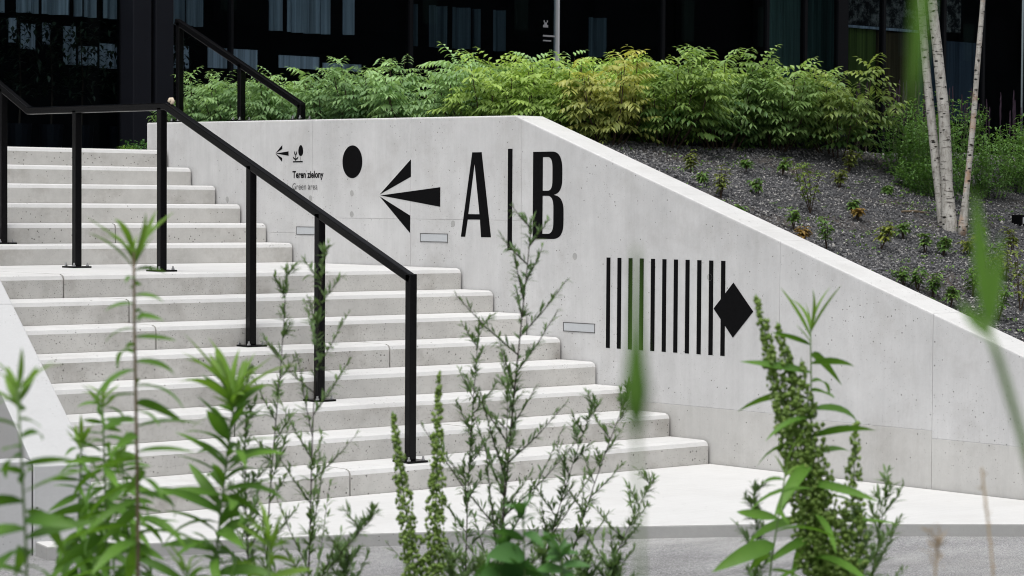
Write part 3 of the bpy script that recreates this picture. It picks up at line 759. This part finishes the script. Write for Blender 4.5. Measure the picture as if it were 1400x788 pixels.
# ------------------------------------------------------------------ dark glass building
YF = 11.0
bd = empty('office_building', (8, YF, 2.1), 'dark glass fronted building behind the hedge', 'building')
ms = [-6.0, -3.2, -.4, 2.42, 3.79, 6.25, 8.51, 10.27, 12.16, 12.89, 13.62, 14.46, 15.74, 16.6, 18.4, 21.0, 24.0]
for i, (a, b) in enumerate(zip(ms, ms[1:])):
    boxobj('glass_pane', a+.03, b-.03, YF, YF+.012, 2.06, 6.2, M['glass'], bd)
for i, x in enumerate(ms):
    w = .025; lm = M['mullion']
    if abs(x-8.51) < .01: lm = M['mull_light']; w = .011
    if abs(x-13.62) < .01: w = .10
    if abs(x-3.79) < .01: w = .015
    boxobj('mullion', x-w, x+w, YF-.03, YF+.05, 2.03, 6.2, lm, bd)
boxobj('sill', -6, 24, YF-.05, YF+.06, 1.95, 2.028, M['mullion'], bd)
boxobj('soffit', -12, 30, YF-.6, YF+9, 6.25, 6.6, M['mullion'], bd)
boxobj('upper_storey', -12, 30, YF-.6, YF+9, 6.61, 11, M['mullion'], bd)
boxobj('back_wall', -6, 24, YF+5.0, YF+5.1, 2, 6.24, M['bfloor'], bd)
boxobj('side_wall', -6.2, -6.05, YF, YF+5, 2, 6.24, M['bfloor'], bd); boxobj('side_wall', 24.05, 24.2, YF, YF+5, 2, 6.24, M['bfloor'], bd)
boxobj('interior_floor', -6, 24, YF+.07, YF+5, 2.0, 2.10, M['bfloor'], bd)
for a, b in ((2.28, 2.50), (2.55, 2.77)):
    boxobj('column', a, b, YF-.45, YF-.20, 2.097, 6.24, M['column'], bd, .01)
# curtains hanging inside, added in place of facade reflections in the glass
def curtain(x0, x1, z0, z1, y, m, lab, grp=None, name='curtain'):
    n = max(6, int((x1-x0)/.035)); V = []; F = []
    ph = rng.uniform(0, 6)
    for i in range(n+1):
        x = x0+(x1-x0)*i/n; yy = y+.05*math.sin(i*1.15+ph)+.025*math.sin(i*.47+ph*2)
        V += [(x, yy, z0), (x, yy, z1), (x, yy+.006, z0), (x, yy+.006, z1)]
    for i in range(n):
        a = 4*i; F += [(a, a+4, a+5, a+1), (a+2, a+3, a+7, a+6), (a, a+2, a+6, a+4), (a+1, a+5, a+7, a+3)]
    F += [(0, 1, 3, 2), (4*n, 4*n+2, 4*n+3, 4*n+1)]
    return meshobj(name, V, F, m, None, label=lab, cat='curtain' if name == 'curtain' else 'panel', group=grp)
yc = YF+.35
CL = 'pale pleated curtain behind the dark glass in place of a facade reflection'
x = .75
while x < 5.5:
    w = rng.uniform(.10, .36)
    if not (2.75 < x+w/2 < 3.05 or 3.75 < x < 4.15): curtain(x, x+w, 3.60 + (.0 if x < 3.2 else -.02), 6.0, yc+rng.uniform(-.05, .1), M['curtain'], CL, 'curtains behind the glass')
    x += w + rng.uniform(.01, .09)
for a, b in ((7.0, 7.12), (7.3, 7.55), (7.65, 7.95), (8.0, 8.12), (8.3, 8.45), (9.9, 10.15)):
    curtain(a, b, 3.55, 4.05, yc+.6, M['teal2'], 'dim grey curtain left of the pale mullion in place of a facade reflection', 'dim curtains behind the glass')
def refl_strip(x0, x1, z0, z1, lab, grp):
    o = boxobj('reflection_strip', x0, x1, yc+.1, yc+.12, z0, z1, M['blind'], None, label=lab, cat='blind', group=grp)
for a, b, z0, z1 in ((1.36, 1.44, 3.30, 3.55), (1.50, 1.66, 3.24, 3.5), (1.75, 1.84, 3.3, 3.52), (2.0, 2.14, 3.10, 3.5), (2.18, 2.4, 3.10, 3.3), (2.44, 2.7, 3.08, 3.34), (3.2, 3.55, 3.12, 3.36), (3.8, 4.45, 3.14, 3.36), (4.75, 5.3, 3.18, 3.32), (5.36, 5.9, 3.18, 3.26)):
    refl_strip(a, b, z0, z1, 'low pale strip behind the dark glass in place of a street reflection', 'low reflection strips behind the glass')  # pale strips added in place of the street mirrored in the glass
curtain(12.52, 13.15, 2.9, 6, yc, M['teal'], 'grey green screen hanging behind the glass', None, 'screen')
curtain(13.28, 13.95, 2.9, 6, yc, M['teal_dark'], 'darker grey green screen beside a thick black mullion', None, 'screen').color = (1, 1, 1, 1)
def panel(x0, x1, z0, z1, m, lab, y=yc+.2): boxobj('panel', x0, x1, y, y+.05, z0, z1, m, None, .01, label=lab, cat='panel')  # coloured boards added behind the glass in place of vehicle reflections
panel(14.2, 14.95, 2.9, 4.14, M['olive'], 'olive green panel left of the birch in place of a reflected van')
panel(15.0, 15.8, 2.9, 4.12, M['brownp'], 'brown panel left of the birch in place of a vehicle reflection')
panel(15.9, 17.3, 2.9, 4.05, M['slate'], 'blue grey panel between the birch trunks in place of a vehicle reflection')
panel(14.2, 17.3, 4.22, 6, M['speckle'], 'speckled panel above the coloured panels in place of a reflection in the glass', yc+.6)
boxobj('reflected_top_line', 14.2, 15.8, yc+.15, yc+.19, 4.13, 4.165, M['blind'], None, label='thin white strip above the olive and brown panels in place of a reflected vehicle top', cat='ledge')
# leafy pot plants inside, dark against the low pale strips
for i, (x, zt, w) in enumerate(((1.35, 3.55, .22), (1.72, 3.48, .2), (2.08, 3.5, .2), (2.55, 3.45, .25), (3.25, 3.4, .18))):
    LV = Leaves(); ep = empty('pot_plant', (x, yc-.12, 2.10), 'dark leafy pot plant standing behind the glass against the low pale strips', 'plant', 'pot plants behind the glass')
    V, F = tube([(x, yc-.12, 2.45), (x+.02, yc-.11, 2.9), (x-.02, yc-.12, zt)], [.012, .009, .004], 5); meshobj('stem', V, F, M['twig'], ep)
    V, F = tube([(x, yc-.12, 2.10), (x, yc-.12, 2.12), (x, yc-.12, 2.46)], [.09, .10, .13], 12); meshobj('pot', V, F, M['column'], ep)
    for j in range(210):
        q = Vector((x+rng.gauss(0, w*.6), yc-.12+rng.uniform(-.08, .08), rng.uniform(2.75, zt+.05)))
        LV.leaf(q, Vector((rng.uniform(-1, 1), rng.uniform(-.4, .4), rng.uniform(-.6, .4))), UP, rng.uniform(.06, .11), rng.uniform(.03, .05), .4, rng.random()*.3, 2)
    LV.build('foliage', M['plantdark'], ep, kind='stuff')
# tiny white print on the glass
e2 = empty('glass_print', (8.3, YF-.004, 3.6), 'tiny white printed mark on the glass beside the pale mullion', 'sign')
for a, b, z0, z1 in ((8.28, 8.36, 3.79, 3.82), (8.30, 8.34, 3.82, 3.85), (8.29, 8.305, 3.85, 3.875), (8.34, 8.355, 3.85, 3.875), (8.28, 8.475, 3.68, 3.70), (8.28, 8.41, 3.625, 3.64)):
    boxobj('print', a, b, YF-.004, YF-.002, z0, z1, M['decal'], e2)
# dark block added across the street to keep sky reflections out of the glass
ob = empty('sky_blocker', (60, -45, ZG), 'long dark block added across the street to keep sky out of the glass reflections', 'building')
boxobj('wall', 0, 130, -62, -45, ZG, 20, M['mullion'], ob)
for i in range(26):
    x = 2+i*4.9
    for z in (3.4, 8.6, 13.8):
        boxobj('window', x, x+3.9, -45, -44.9, z, z+2.6, M['column'], ob)
    if i % 3: 
        boxobj('window_fin', x+.3, x+.9, -44.9, -44.7, 9, 10.8, M['teal'], ob)

# grass tuft and creeping plant at the end of the wall
LV = Leaves(); gq = Vector((.25, 7.6, 2.10))
gq = at(178, 206, 22.0); gq.z = 2.097
e3 = empty('grass_tuft', tuple(gq), 'small yellow green grass tuft on the terrace beyond the top step', 'grass')
for i in range(70):
    a = rng.uniform(0, 6.28); LV.leaf(gq+Vector((rng.uniform(-.06, .06), rng.uniform(-.06, .06), -.005)), Vector((math.cos(a)*.8, math.sin(a)*.8, rng.uniform(.6, 1.6))), UP, rng.uniform(.12, .26), .008, .6, rng.random(), 3)
LV.build('blades', M['goldtop'], e3, kind='stuff')
LV = Leaves(); g3 = at(196, 208, 21.5); g3.z = 2.097
e4 = empty('creeping_plant', tuple(g3), 'low dark green creeping plant against the end of the wall', 'plant')
for i in range(160):
    LV.leaf(g3+Vector((rng.uniform(-.16, .16), rng.uniform(-.16, .16), rng.uniform(0, .1))), Vector((rng.uniform(-1, 1), rng.uniform(-1, 1), .5)), UP, .04, .025, .4, rng.random()*.5, 2)
LV.build('foliage', M['nettle'], e4, kind='stuff')
LV = Leaves()
for i in range(900):
    y = -.4+2.4*rng.random()**1.5; b = ckp(y, wid+.05+rng.random()*2.1); 
    LV.leaf(Vector((b.x, b.y, .337)), Vector((rng.uniform(-1, 1), rng.uniform(-1, 1), .8)), UP, rng.uniform(.015, .05), .012, .4, rng.random(), 2)
LV.build('planter_weeds', M['goldtop'], None, kind='stuff', label='sparse small weeds growing in the planter soil', cat='weeds')

# ------------------------------------------------------------------ foreground weeds
def leaf_mesh(name, ln, wd, droop, m, seg=7, fold=.2, curl=0):
    V, F, A = [], [], []
    for i in range(seg+1):
        t = i/seg; w = wd*.5*(math.sin(math.pi*min(1, t**.8*.93+.05)))**.9 if i < seg else .0004
        ang = droop*t; x = ln*(t if droop == 0 else math.sin(ang)/max(droop, .01)); z = -ln*((1-math.cos(ang))/max(abs(droop), .01))*(1 if droop > 0 else -1)
        if droop < 0: x = ln*math.sin(-ang)/(-droop); 
        for s in (-1, 0, 1): V.append((x, s*w, z+abs(s)*w*fold*2)); A.append(.25+.5*t+(.12 if s == 0 else 0))
    for i in range(seg):
        for s in (0, 1): a = 3*i+s; F.append((a, a+3, a+4, a+1))
    me = bpy.data.meshes.new(name); me.from_pydata(V, [], F); me.materials.append(m)
    me.polygons.foreach_set('use_smooth', [True]*len(F)); at_ = me.attributes.new('var', 'FLOAT', 'POINT'); at_.data.foreach_set('value', A); me.update(); return me
LM = {}
for mm in ('gold', 'goldtop', 'nettle'):
    wd = .30 if mm == 'nettle' else .15
    LM[mm] = [leaf_mesh('leaf', 1, wd*k, dr, M[mm]) for k, dr in ((1, .5), (1.15, 1.0), (.9, 1.5), (1.05, .2))]
def add_leaf(par, p, d, ln, mesh, wk=1.0, roll=0):
    d = d.normalized(); y = UP.cross(d)
    if y.length < .02: y = Vector((0, 1, 0))
    y.normalize(); z = d.cross(y)
    m = Matrix((d, y, z)).transposed().to_4x4() @ Matrix.Rotation(roll, 4, 'X') @ Matrix.Diagonal((ln, ln*wk, ln, 1))
    o = bpy.data.objects.new('leaf', mesh); COL.objects.link(o); o.parent = par
    o.matrix_parent_inverse = Matrix.Translation(-Vector(par.location)); o.matrix_basis = Matrix.Translation(p) @ m
    return o
TB = [0]
def stem_path(top, bot, depth, n=14, wob=.012):
    a = at(top[0], top[1], depth); b = at(bot[0], bot[1], depth); d = (b-a)
    k = (a.z-ZG)/(a.z-b.z) if a.z-b.z > .05 else 1
    if k > 1: 
        base = a + d*min(k, 1)
        base = Vector((base.x + d.x*(k-1)*.25, base.y + d.y*(k-1)*.25, ZG-.02))
    else: base = Vector((b.x, b.y, ZG-.02))
    pts = []
    ph = rng.uniform(0, 6)
    for i in range(n+1):
        t = i/n; z = base.z + (a.z-base.z)*t
        tb = (b.z-base.z)/(a.z-base.z) if a.z > base.z else 0
        if t <= tb and tb > 0: q = base.lerp(b, t/tb)
        else: q = b.lerp(a, (t-tb)/(1-tb))
        pts.append(q+Vector((math.sin(ph+t*7), math.cos(ph*2+t*6), 0))*wob*t*(1-t)*2)
    TB[0] = max(.05, tb)
    return pts
def sample(pts, t):
    k = t*(len(pts)-1); i = min(int(k), len(pts)-2); return pts[i].lerp(pts[i+1], k-i)
def lance_weed(top, bot, depth, nl, ln, lab, t0=.3, wk=1.0, stem='stem_green', tuft=9, el=(.0, .7), r=.004, name='lance_leaved_weed', group=None, mm='gold', tuftm='goldtop', taper=.6, tl=.55):
    pts = stem_path(top, bot, depth); t0 = max(.1, TB[0]-.10*(1-TB[0])-.01); e = empty(name, tuple(pts[0]+UP*.02), lab, 'weed', group)
    V, F = tube(pts, [r*(1-.6*i/(len(pts)-1)) for i in range(len(pts))], 7); meshobj('stem', V, F, M[stem], e, smooth=True)
    ga = rng.uniform(0, 6)
    for i in range(nl):
        t = t0+(1-t0)*(i+.5)/nl*.96; ga += 2.4+rng.uniform(-.35, .35); p = sample(pts, t)
        d = Vector((math.cos(ga), math.sin(ga), rng.uniform(*el)-.35*(1-(t-t0)/(1-t0))))
        sc = ln*rng.uniform(.75, 1.15)*(1-taper*max(0, (t-t0)/(1-t0)-.4)/.6)
        add_leaf(e, p, d, sc, rng.choice(LM[mm][:3] if t < .9 else LM[mm]), wk*rng.uniform(.85, 1.15), rng.uniform(-1.15, 1.15))
    for i in range(tuft):
        a = 6.28*i/tuft*1.6+rng.uniform(-.3, .3); p = sample(pts, 1-.02*rng.random())
        add_leaf(e, p, Vector((math.cos(a)*.62, math.sin(a)*.62, rng.uniform(.5, 1.7))), ln*tl*rng.uniform(.45, 1.1), rng.choice((LM[tuftm][0], LM[tuftm][3], LM[tuftm][1])), wk*.72, rng.uniform(-1.2, 1.2))
    return e
lance_weed((24, 530), (40, 800), 3.3, 24, .12, 'blurred lance leaved weed in front of the planter', t0=.55, tuft=9, tl=.75, wk=1.3)
lance_weed((183, 345), (183, 800), 3.9, 44, .13, 'tallest lance leaved weed on a brown stem, in front of the cheek wall', t0=.5, stem='stem_brown', tuft=11, r=.0055, el=(.05, .5), tl=.8, wk=.95)
for (tp, bt, dp) in (((140, 540), (150, 800), 4.3), ((112, 600), (100, 800), 4.4), ((165, 620), (185, 800), 4.5)):
    lance_weed(tp, bt, dp, 58, .115, 'bushy broad leaved weed clump growing beside the tallest brown stem', t0=.52, wk=1.1, tuft=10, el=(-.35, .5), group='bushy broad leaved weeds', tl=.5)
lance_weed((322, 540), (290, 800), 4.4, 60, .13, 'dense upright weed with long narrow leaves before the lower steps', t0=.62, wk=1.15, tuft=20, el=(.3, 1.3), tl=1.1, taper=.3)
lance_weed((368, 735), (368, 815), 3.8, 12, .085, 'low bright yellow green weed between the dark feathery stems', t0=.8, wk=1.2, tuft=10, el=(.3, 1.0), mm='goldtop', tl=.9)
lance_weed((255, 775), (255, 840), 3.9, 10, .075, 'lowest bright yellow green sprout in front of the narrow leaved weed', t0=.8, wk=1.2, tuft=9, el=(.4, 1.2), mm='goldtop', tl=.9)
lance_weed((1108, 450), (1108, 800), 5.2, 30, .21, 'arching lance leaved weed growing through the dock before the wall', t0=.5, wk=.85, tuft=7, el=(.05, .55), tl=.6, taper=.4)
lance_weed((1075, 640), (1050, 800), 5.0, 10, .16, 'dark broad leaved weed at the foot of the dock stalks', t0=.6, wk=1.1, tuft=3, el=(.0, .5))
for tp, bt in (((715, 700), (720, 810)), ((690, 745), (680, 810)), ((765, 750), (770, 815))):
    lance_weed(tp, bt, 4.6, 13, .10, 'soft broad leaved nettle like weed low among the feathery weeds', t0=.75, wk=1.4, tuft=6, el=(.0, .5), mm='nettle', tuftm='nettle', name='broad_leaved_weed', group='broad leaved weeds among feathery weeds')

def mugwort(top, bot, depth, lab, nb=14, t0=.45, br=.28, group=None, lean=0, dens=1.0, stem='stem_dark', r=.0033, ls=.034):
    pts = stem_path(top, bot, depth, wob=.02); t0 = max(.1, TB[0]-.15*(1-TB[0])-.02); e = empty('feathery_weed', tuple(pts[0]+UP*.02), lab, 'weed', group)
    V, F = tube(pts, [r*(1-.75*i/(len(pts)-1)) for i in range(len(pts))], 6); LV = Leaves(); ga = rng.uniform(0, 6)
    def sprig(p, d, n, s, v):
        for j in range(n):
            dd = (d+rv(.55)+UP*.15).normalized(); l_ = s*rng.uniform(.6, 1.3)
            LV.leaf(p+d*(s*.4*j/n), dd, UP if abs(dd.z) < .9 else Vector((1, 0, 0)), l_, l_*rng.uniform(.15, .25), rng.uniform(0, .5), min(1, max(0, v+rng.uniform(-.3, .3))), 3)
    for i in range(nb):
        t = t0+(1-t0)*(i+.5)/nb; ga += 2.4+rng.uniform(-.4, .4); p = sample(pts, t)
        l_ = 1.35*br*(1-.82*((t-t0)/(1-t0)))*rng.uniform(.5, 1.15)
        d = Vector((math.cos(ga), math.sin(ga), rng.uniform(.7, 1.2))).normalized()
        tp = p + d*l_ + UP*l_*.2; md = p.lerp(tp, .5)-UP*.04*l_
        tube([p, md, tp], [r*.42, r*.32, r*.16], 4, V, F)
        m = int((7+l_*95)*dens)
        for j in range(m):
            u = (j+.6)/m; q = p*(1-u)**2 + md*2*u*(1-u) + tp*u*u
            sprig(q, (d+rv(.7)).normalized(), 3, ls*rng.uniform(.6, 1.1)*(1.15-.5*u), .35+.3*u)
    for i in range(int(60*dens)):
        t = t0+(1-t0)*rng.random(); p = sample(pts, t); a = rng.uniform(0, 6.28)
        sprig(p, Vector((math.cos(a), math.sin(a), rng.uniform(.2, 1.1))).normalized(), 4, ls*1.35*(1.2-.7*t), .4)
    for j in range(16): sprig(sample(pts, 1-.05*rng.random()), UP, 2, ls*.7, .6)
    meshobj('stem', V, F, M[stem], e, smooth=True); LV.build('foliage', M['mug'], e, kind='stuff')
mugwort((392, 365), (368, 790), 6.2, 'slim dark stemmed feathery weed before the second handrail post', 18, .5, .16)
mugwort((443, 340), (418, 800), 6.0, 'feathery weed rising in front of the handrail post on the third step', 18, .5, .26)
mugwort((338, 505), (335, 800), 5.6, 'short dense feathery weed beside the upright narrow leaved weed', 12, .55, .12, dens=1.3)
mugwort((655, 440), (635, 790), 6.6, 'middle height feathery weed between the dock stalks and the tallest one', 18, .5, .2)
mugwort((727, 300), (680, 800), 6.4, 'tallest feathery weed, its tip reaching the painted letter B', 24, .45, .3, r=.005)
mugwort((694, 520), (690, 790), 6.3, 'thin feathery weed close behind the tallest feathery weed', 12, .55, .13)
mugwort((815, 545), (730, 800), 6.5, 'leaning feathery weed in front of the lowest step, tip under the hanging blade', 16, .55, .14)
mugwort((862, 530), (765, 800), 6.6, 'leaning feathery weed reaching under the painted stripes', 16, .55, .16)
mugwort((893, 655), (820, 800), 6.2, 'low feathery weed leaning out over the pad', 12, .6, .14)
mugwort((515, 700), (400, 830), 5.6, 'low feathery branch leaning towards the dock stalks', 10, .7, .12)
mugwort((1215, 655), (1195, 800), 5.6, 'pale thin feathery weed right of the dock stalks', 12, .6, .12, dens=.8, stem='stem_green')
mugwort((1175, 700), (1165, 800), 5.4, 'short grey green feathery weed at the dock foot', 10, .65, .1, stem='stem_green', dens=1.4)
mugwort((1030, 665), (1040, 800), 5.4, 'small grey green feathery weed left of the dock stalks', 8, .65, .08, stem='stem_green')
for i, px in enumerate((470, 615, 655, 745, 800, 840)):
    mugwort((px, 752+8*(i % 3)), (px+5, 830), 6.0, 'low feathery weed tuft along the edge of the verge', 9, .72, .1, stem='stem_green', dens=1.3, group='low feathery tufts')

def dock(stalks, depth, lab, ss=.006, dens=1.0):
    first = stem_path(*stalks[0][:2], depth); e = empty('dock_stalk', tuple(first[0]+UP*.02), lab, 'weed'); V, F = [], []
    SV, SF, SA = [], [], []
    for tp, bt, wdt, t0 in stalks:
        pts = stem_path(tp, bt, depth, wob=.008); t0 = max(.1, TB[0]-.05); tube(pts, [.0045*(1-.7*i/(len(pts)-1)) for i in range(len(pts))], 6, V, F)
        lnm = (pts[-1]-sample(pts, t0)).length; nw = int(lnm/.0085)
        for i in range(nw):
            t = t0+(1-t0)*(i+rng.uniform(-.3, .3))/nw; t = max(0, min(1, t)); u = (t-t0)/(1-t0); p = sample(pts, t)
            wr = 1.15*wdt*(1-u)**.7*(.55+.45*abs(math.sin(i*.55)))+.003
            for j in range(int((5+16*(1-u)*dens))):
                a = rng.uniform(0, 6.28); rr = wr*math.sqrt(rng.uniform(.1, 1)); c = p+Vector((math.cos(a)*rr, math.sin(a)*rr, rng.uniform(-.005, .005)))
                s = ss*rng.uniform(.6, 1.2); o = len(SV); rot = rng.uniform(0, 3)
                cs, sn = math.cos(rot)*s, math.sin(rot)*s
                SV += [tuple(c+Vector(v)) for v in ((cs, sn, 0), (-cs, -sn, 0), (-sn*.7, cs*.7, 0), (sn*.7, -cs*.7, 0), (0, 0, s*.9), (0, 0, -s*1.1))]
                SF += [tuple(int(k)+o for k in f) for f in oct_f]; SA += [min(1, max(0, rng.gauss(.45, .28)))]*6
    meshobj('stem', V, F, M['stem_green'], e, smooth=True); meshobj('seed_head', SV, SF, M['dock'], e, var=SA, kind='stuff')
    return e
dock([((537, 562), (570, 800), .030, .55)], 5.8, 'shorter green dock seed stalk in front of the last handrail post')
dock([((600, 508), (592, 800), .030, .5)], 5.8, 'taller green dock seed stalk right of the last handrail post')
dk = dock([((1033, 402), (1130, 800), .044, .5), ((1062, 440), (1142, 800), .042, .5), ((1042, 455), (1118, 800), .034, .5), ((1095, 490), (1150, 800), .044, .5), ((1075, 470), (1132, 800), .04, .5), ((1170, 575), (1165, 800), .038, .55)], 5.2, 'thick leaning cluster of green dock seed stalks in front of the wall', dens=.8)

# grass stalks very close to the lens
def spindle(name, pts, rad, m, e):
    V, F = tube(pts, rad, 10); return meshobj(name, V, F, m, e, smooth=True)
D1 = 1.05
p = [at(876, 800, D1), at(872, 640, D1), at(870, 590, D1)]; base = Vector((p[0].x+.02, p[0].y, ZG-.02))
e = empty('grass_stalk', tuple(base+UP*.02), 'blurred near grass stalk with a drooping green blade in front of the stripes', 'grass')
spindle('stem', [base, p[0], p[1], p[2], at(869, 420, D1), at(870, 335, D1)], [.0016, .0012, .001, .001, .0009, .0004], M['stem_green'], e)
prof = [(345, .0008), (400, .0018), (450, .0026), (500, .0045), (535, .0058), (560, .0048), (585, .0024), (605, .0007)]
pts = [at(870, y, D1-.004) for y, _ in prof]
V = []; F = []
for q, (y, w) in zip(pts, prof): V += [tuple(q-_r*w+_d*w*.3), tuple(q-_d*w*.4), tuple(q+_r*w+_d*w*.3), tuple(q+_d*w*.2)]
for i in range(len(pts)-1):
    for j in range(4): a = 4*i+j; b = 4*i+(j+1) % 4; F.append((a, b, b+4, a+4))
meshobj('blade', V, F, M['gold'], e, var=[.5]*len(V), smooth=True)
D2 = 1.4
base = at(1480, 900, D2); base.z = ZG-.02
e = empty('grass_stalk', tuple(base+UP*.02), 'blurred near grass stalk bending across the wall top at the right', 'grass')
spindle('stem', [base, at(1440, 760, D2), at(1395, 590, D2), at(1365, 490, D2), at(1345, 440, D2)], [.003, .0028, .0026, .0024, .0016], M['stem_green'], e)
LV = Leaves()
LV.leaf(at(1350, 455, D2), at(1335, 290, D2)-at(1350, 455, D2), -_d, .085, .010, 0, .5, 4); LV.leaf(at(1355, 465, D2), at(1310, 410, D2)-at(1355, 465, D2), -_d, .03, .008, 0, .6, 4)
LV.leaf(at(1352, 460, D2), at(1368, 330, D2)-at(1352, 460, D2), -_d, .06, .008, 0, .5, 4)
LV.build('blade', M['gold'], e)
D3 = .95
base = at(1500, 900, D3); base.z = ZG-.02
e = empty('grass_stalk', tuple(base+UP*.02), 'tall blurred near grass stalk arching down from above the birch', 'grass')
spindle('stem', [base, at(1490, 600, D3), at(1470, 200, D3), at(1420, -80, D3), at(1330, -180, D3), at(1270, -130, D3)], [.002]*4+[.0014, .001], M['stem_green'], e)
LV = Leaves(); LV.leaf(at(1275, -140, D3), at(1246, 150, D3)-at(1275, -140, D3), -_d, .088, .0065, 0, .6, 4); LV.build('blade', M['gold'], e)
# dry stalks
for tp, bt, dp, lab, hd in (((1342, 640), (1360, 800), 3.0, 'pale dry blurred stalk in front of the right end of the pad', .003), ((1282, 735), (1278, 810), 3.2, 'small brown dry seed head low before the pad edge', .018)):
    pts = stem_path(tp, bt, dp); e = empty('dry_stalk', tuple(pts[0]+UP*.02), lab, 'weed'); V, F = tube(pts, .0014, 5); meshobj('stem', V, F, M['dry'], e)
    LV = Leaves()
    for i in range(60 if hd > .01 else 26):
        q = sample(pts, 1-(.03 if hd > .01 else .09)*rng.random()); LV.leaf(q+rv(hd*.5), (UP*1.2+rv(1)).normalized(), _r, rng.uniform(.8, 1.4)*max(hd, .008), .0035, .1, rng.random(), 2)
    LV.build('seed_head', M['dry'], e)
bpy.context.view_layer.update()
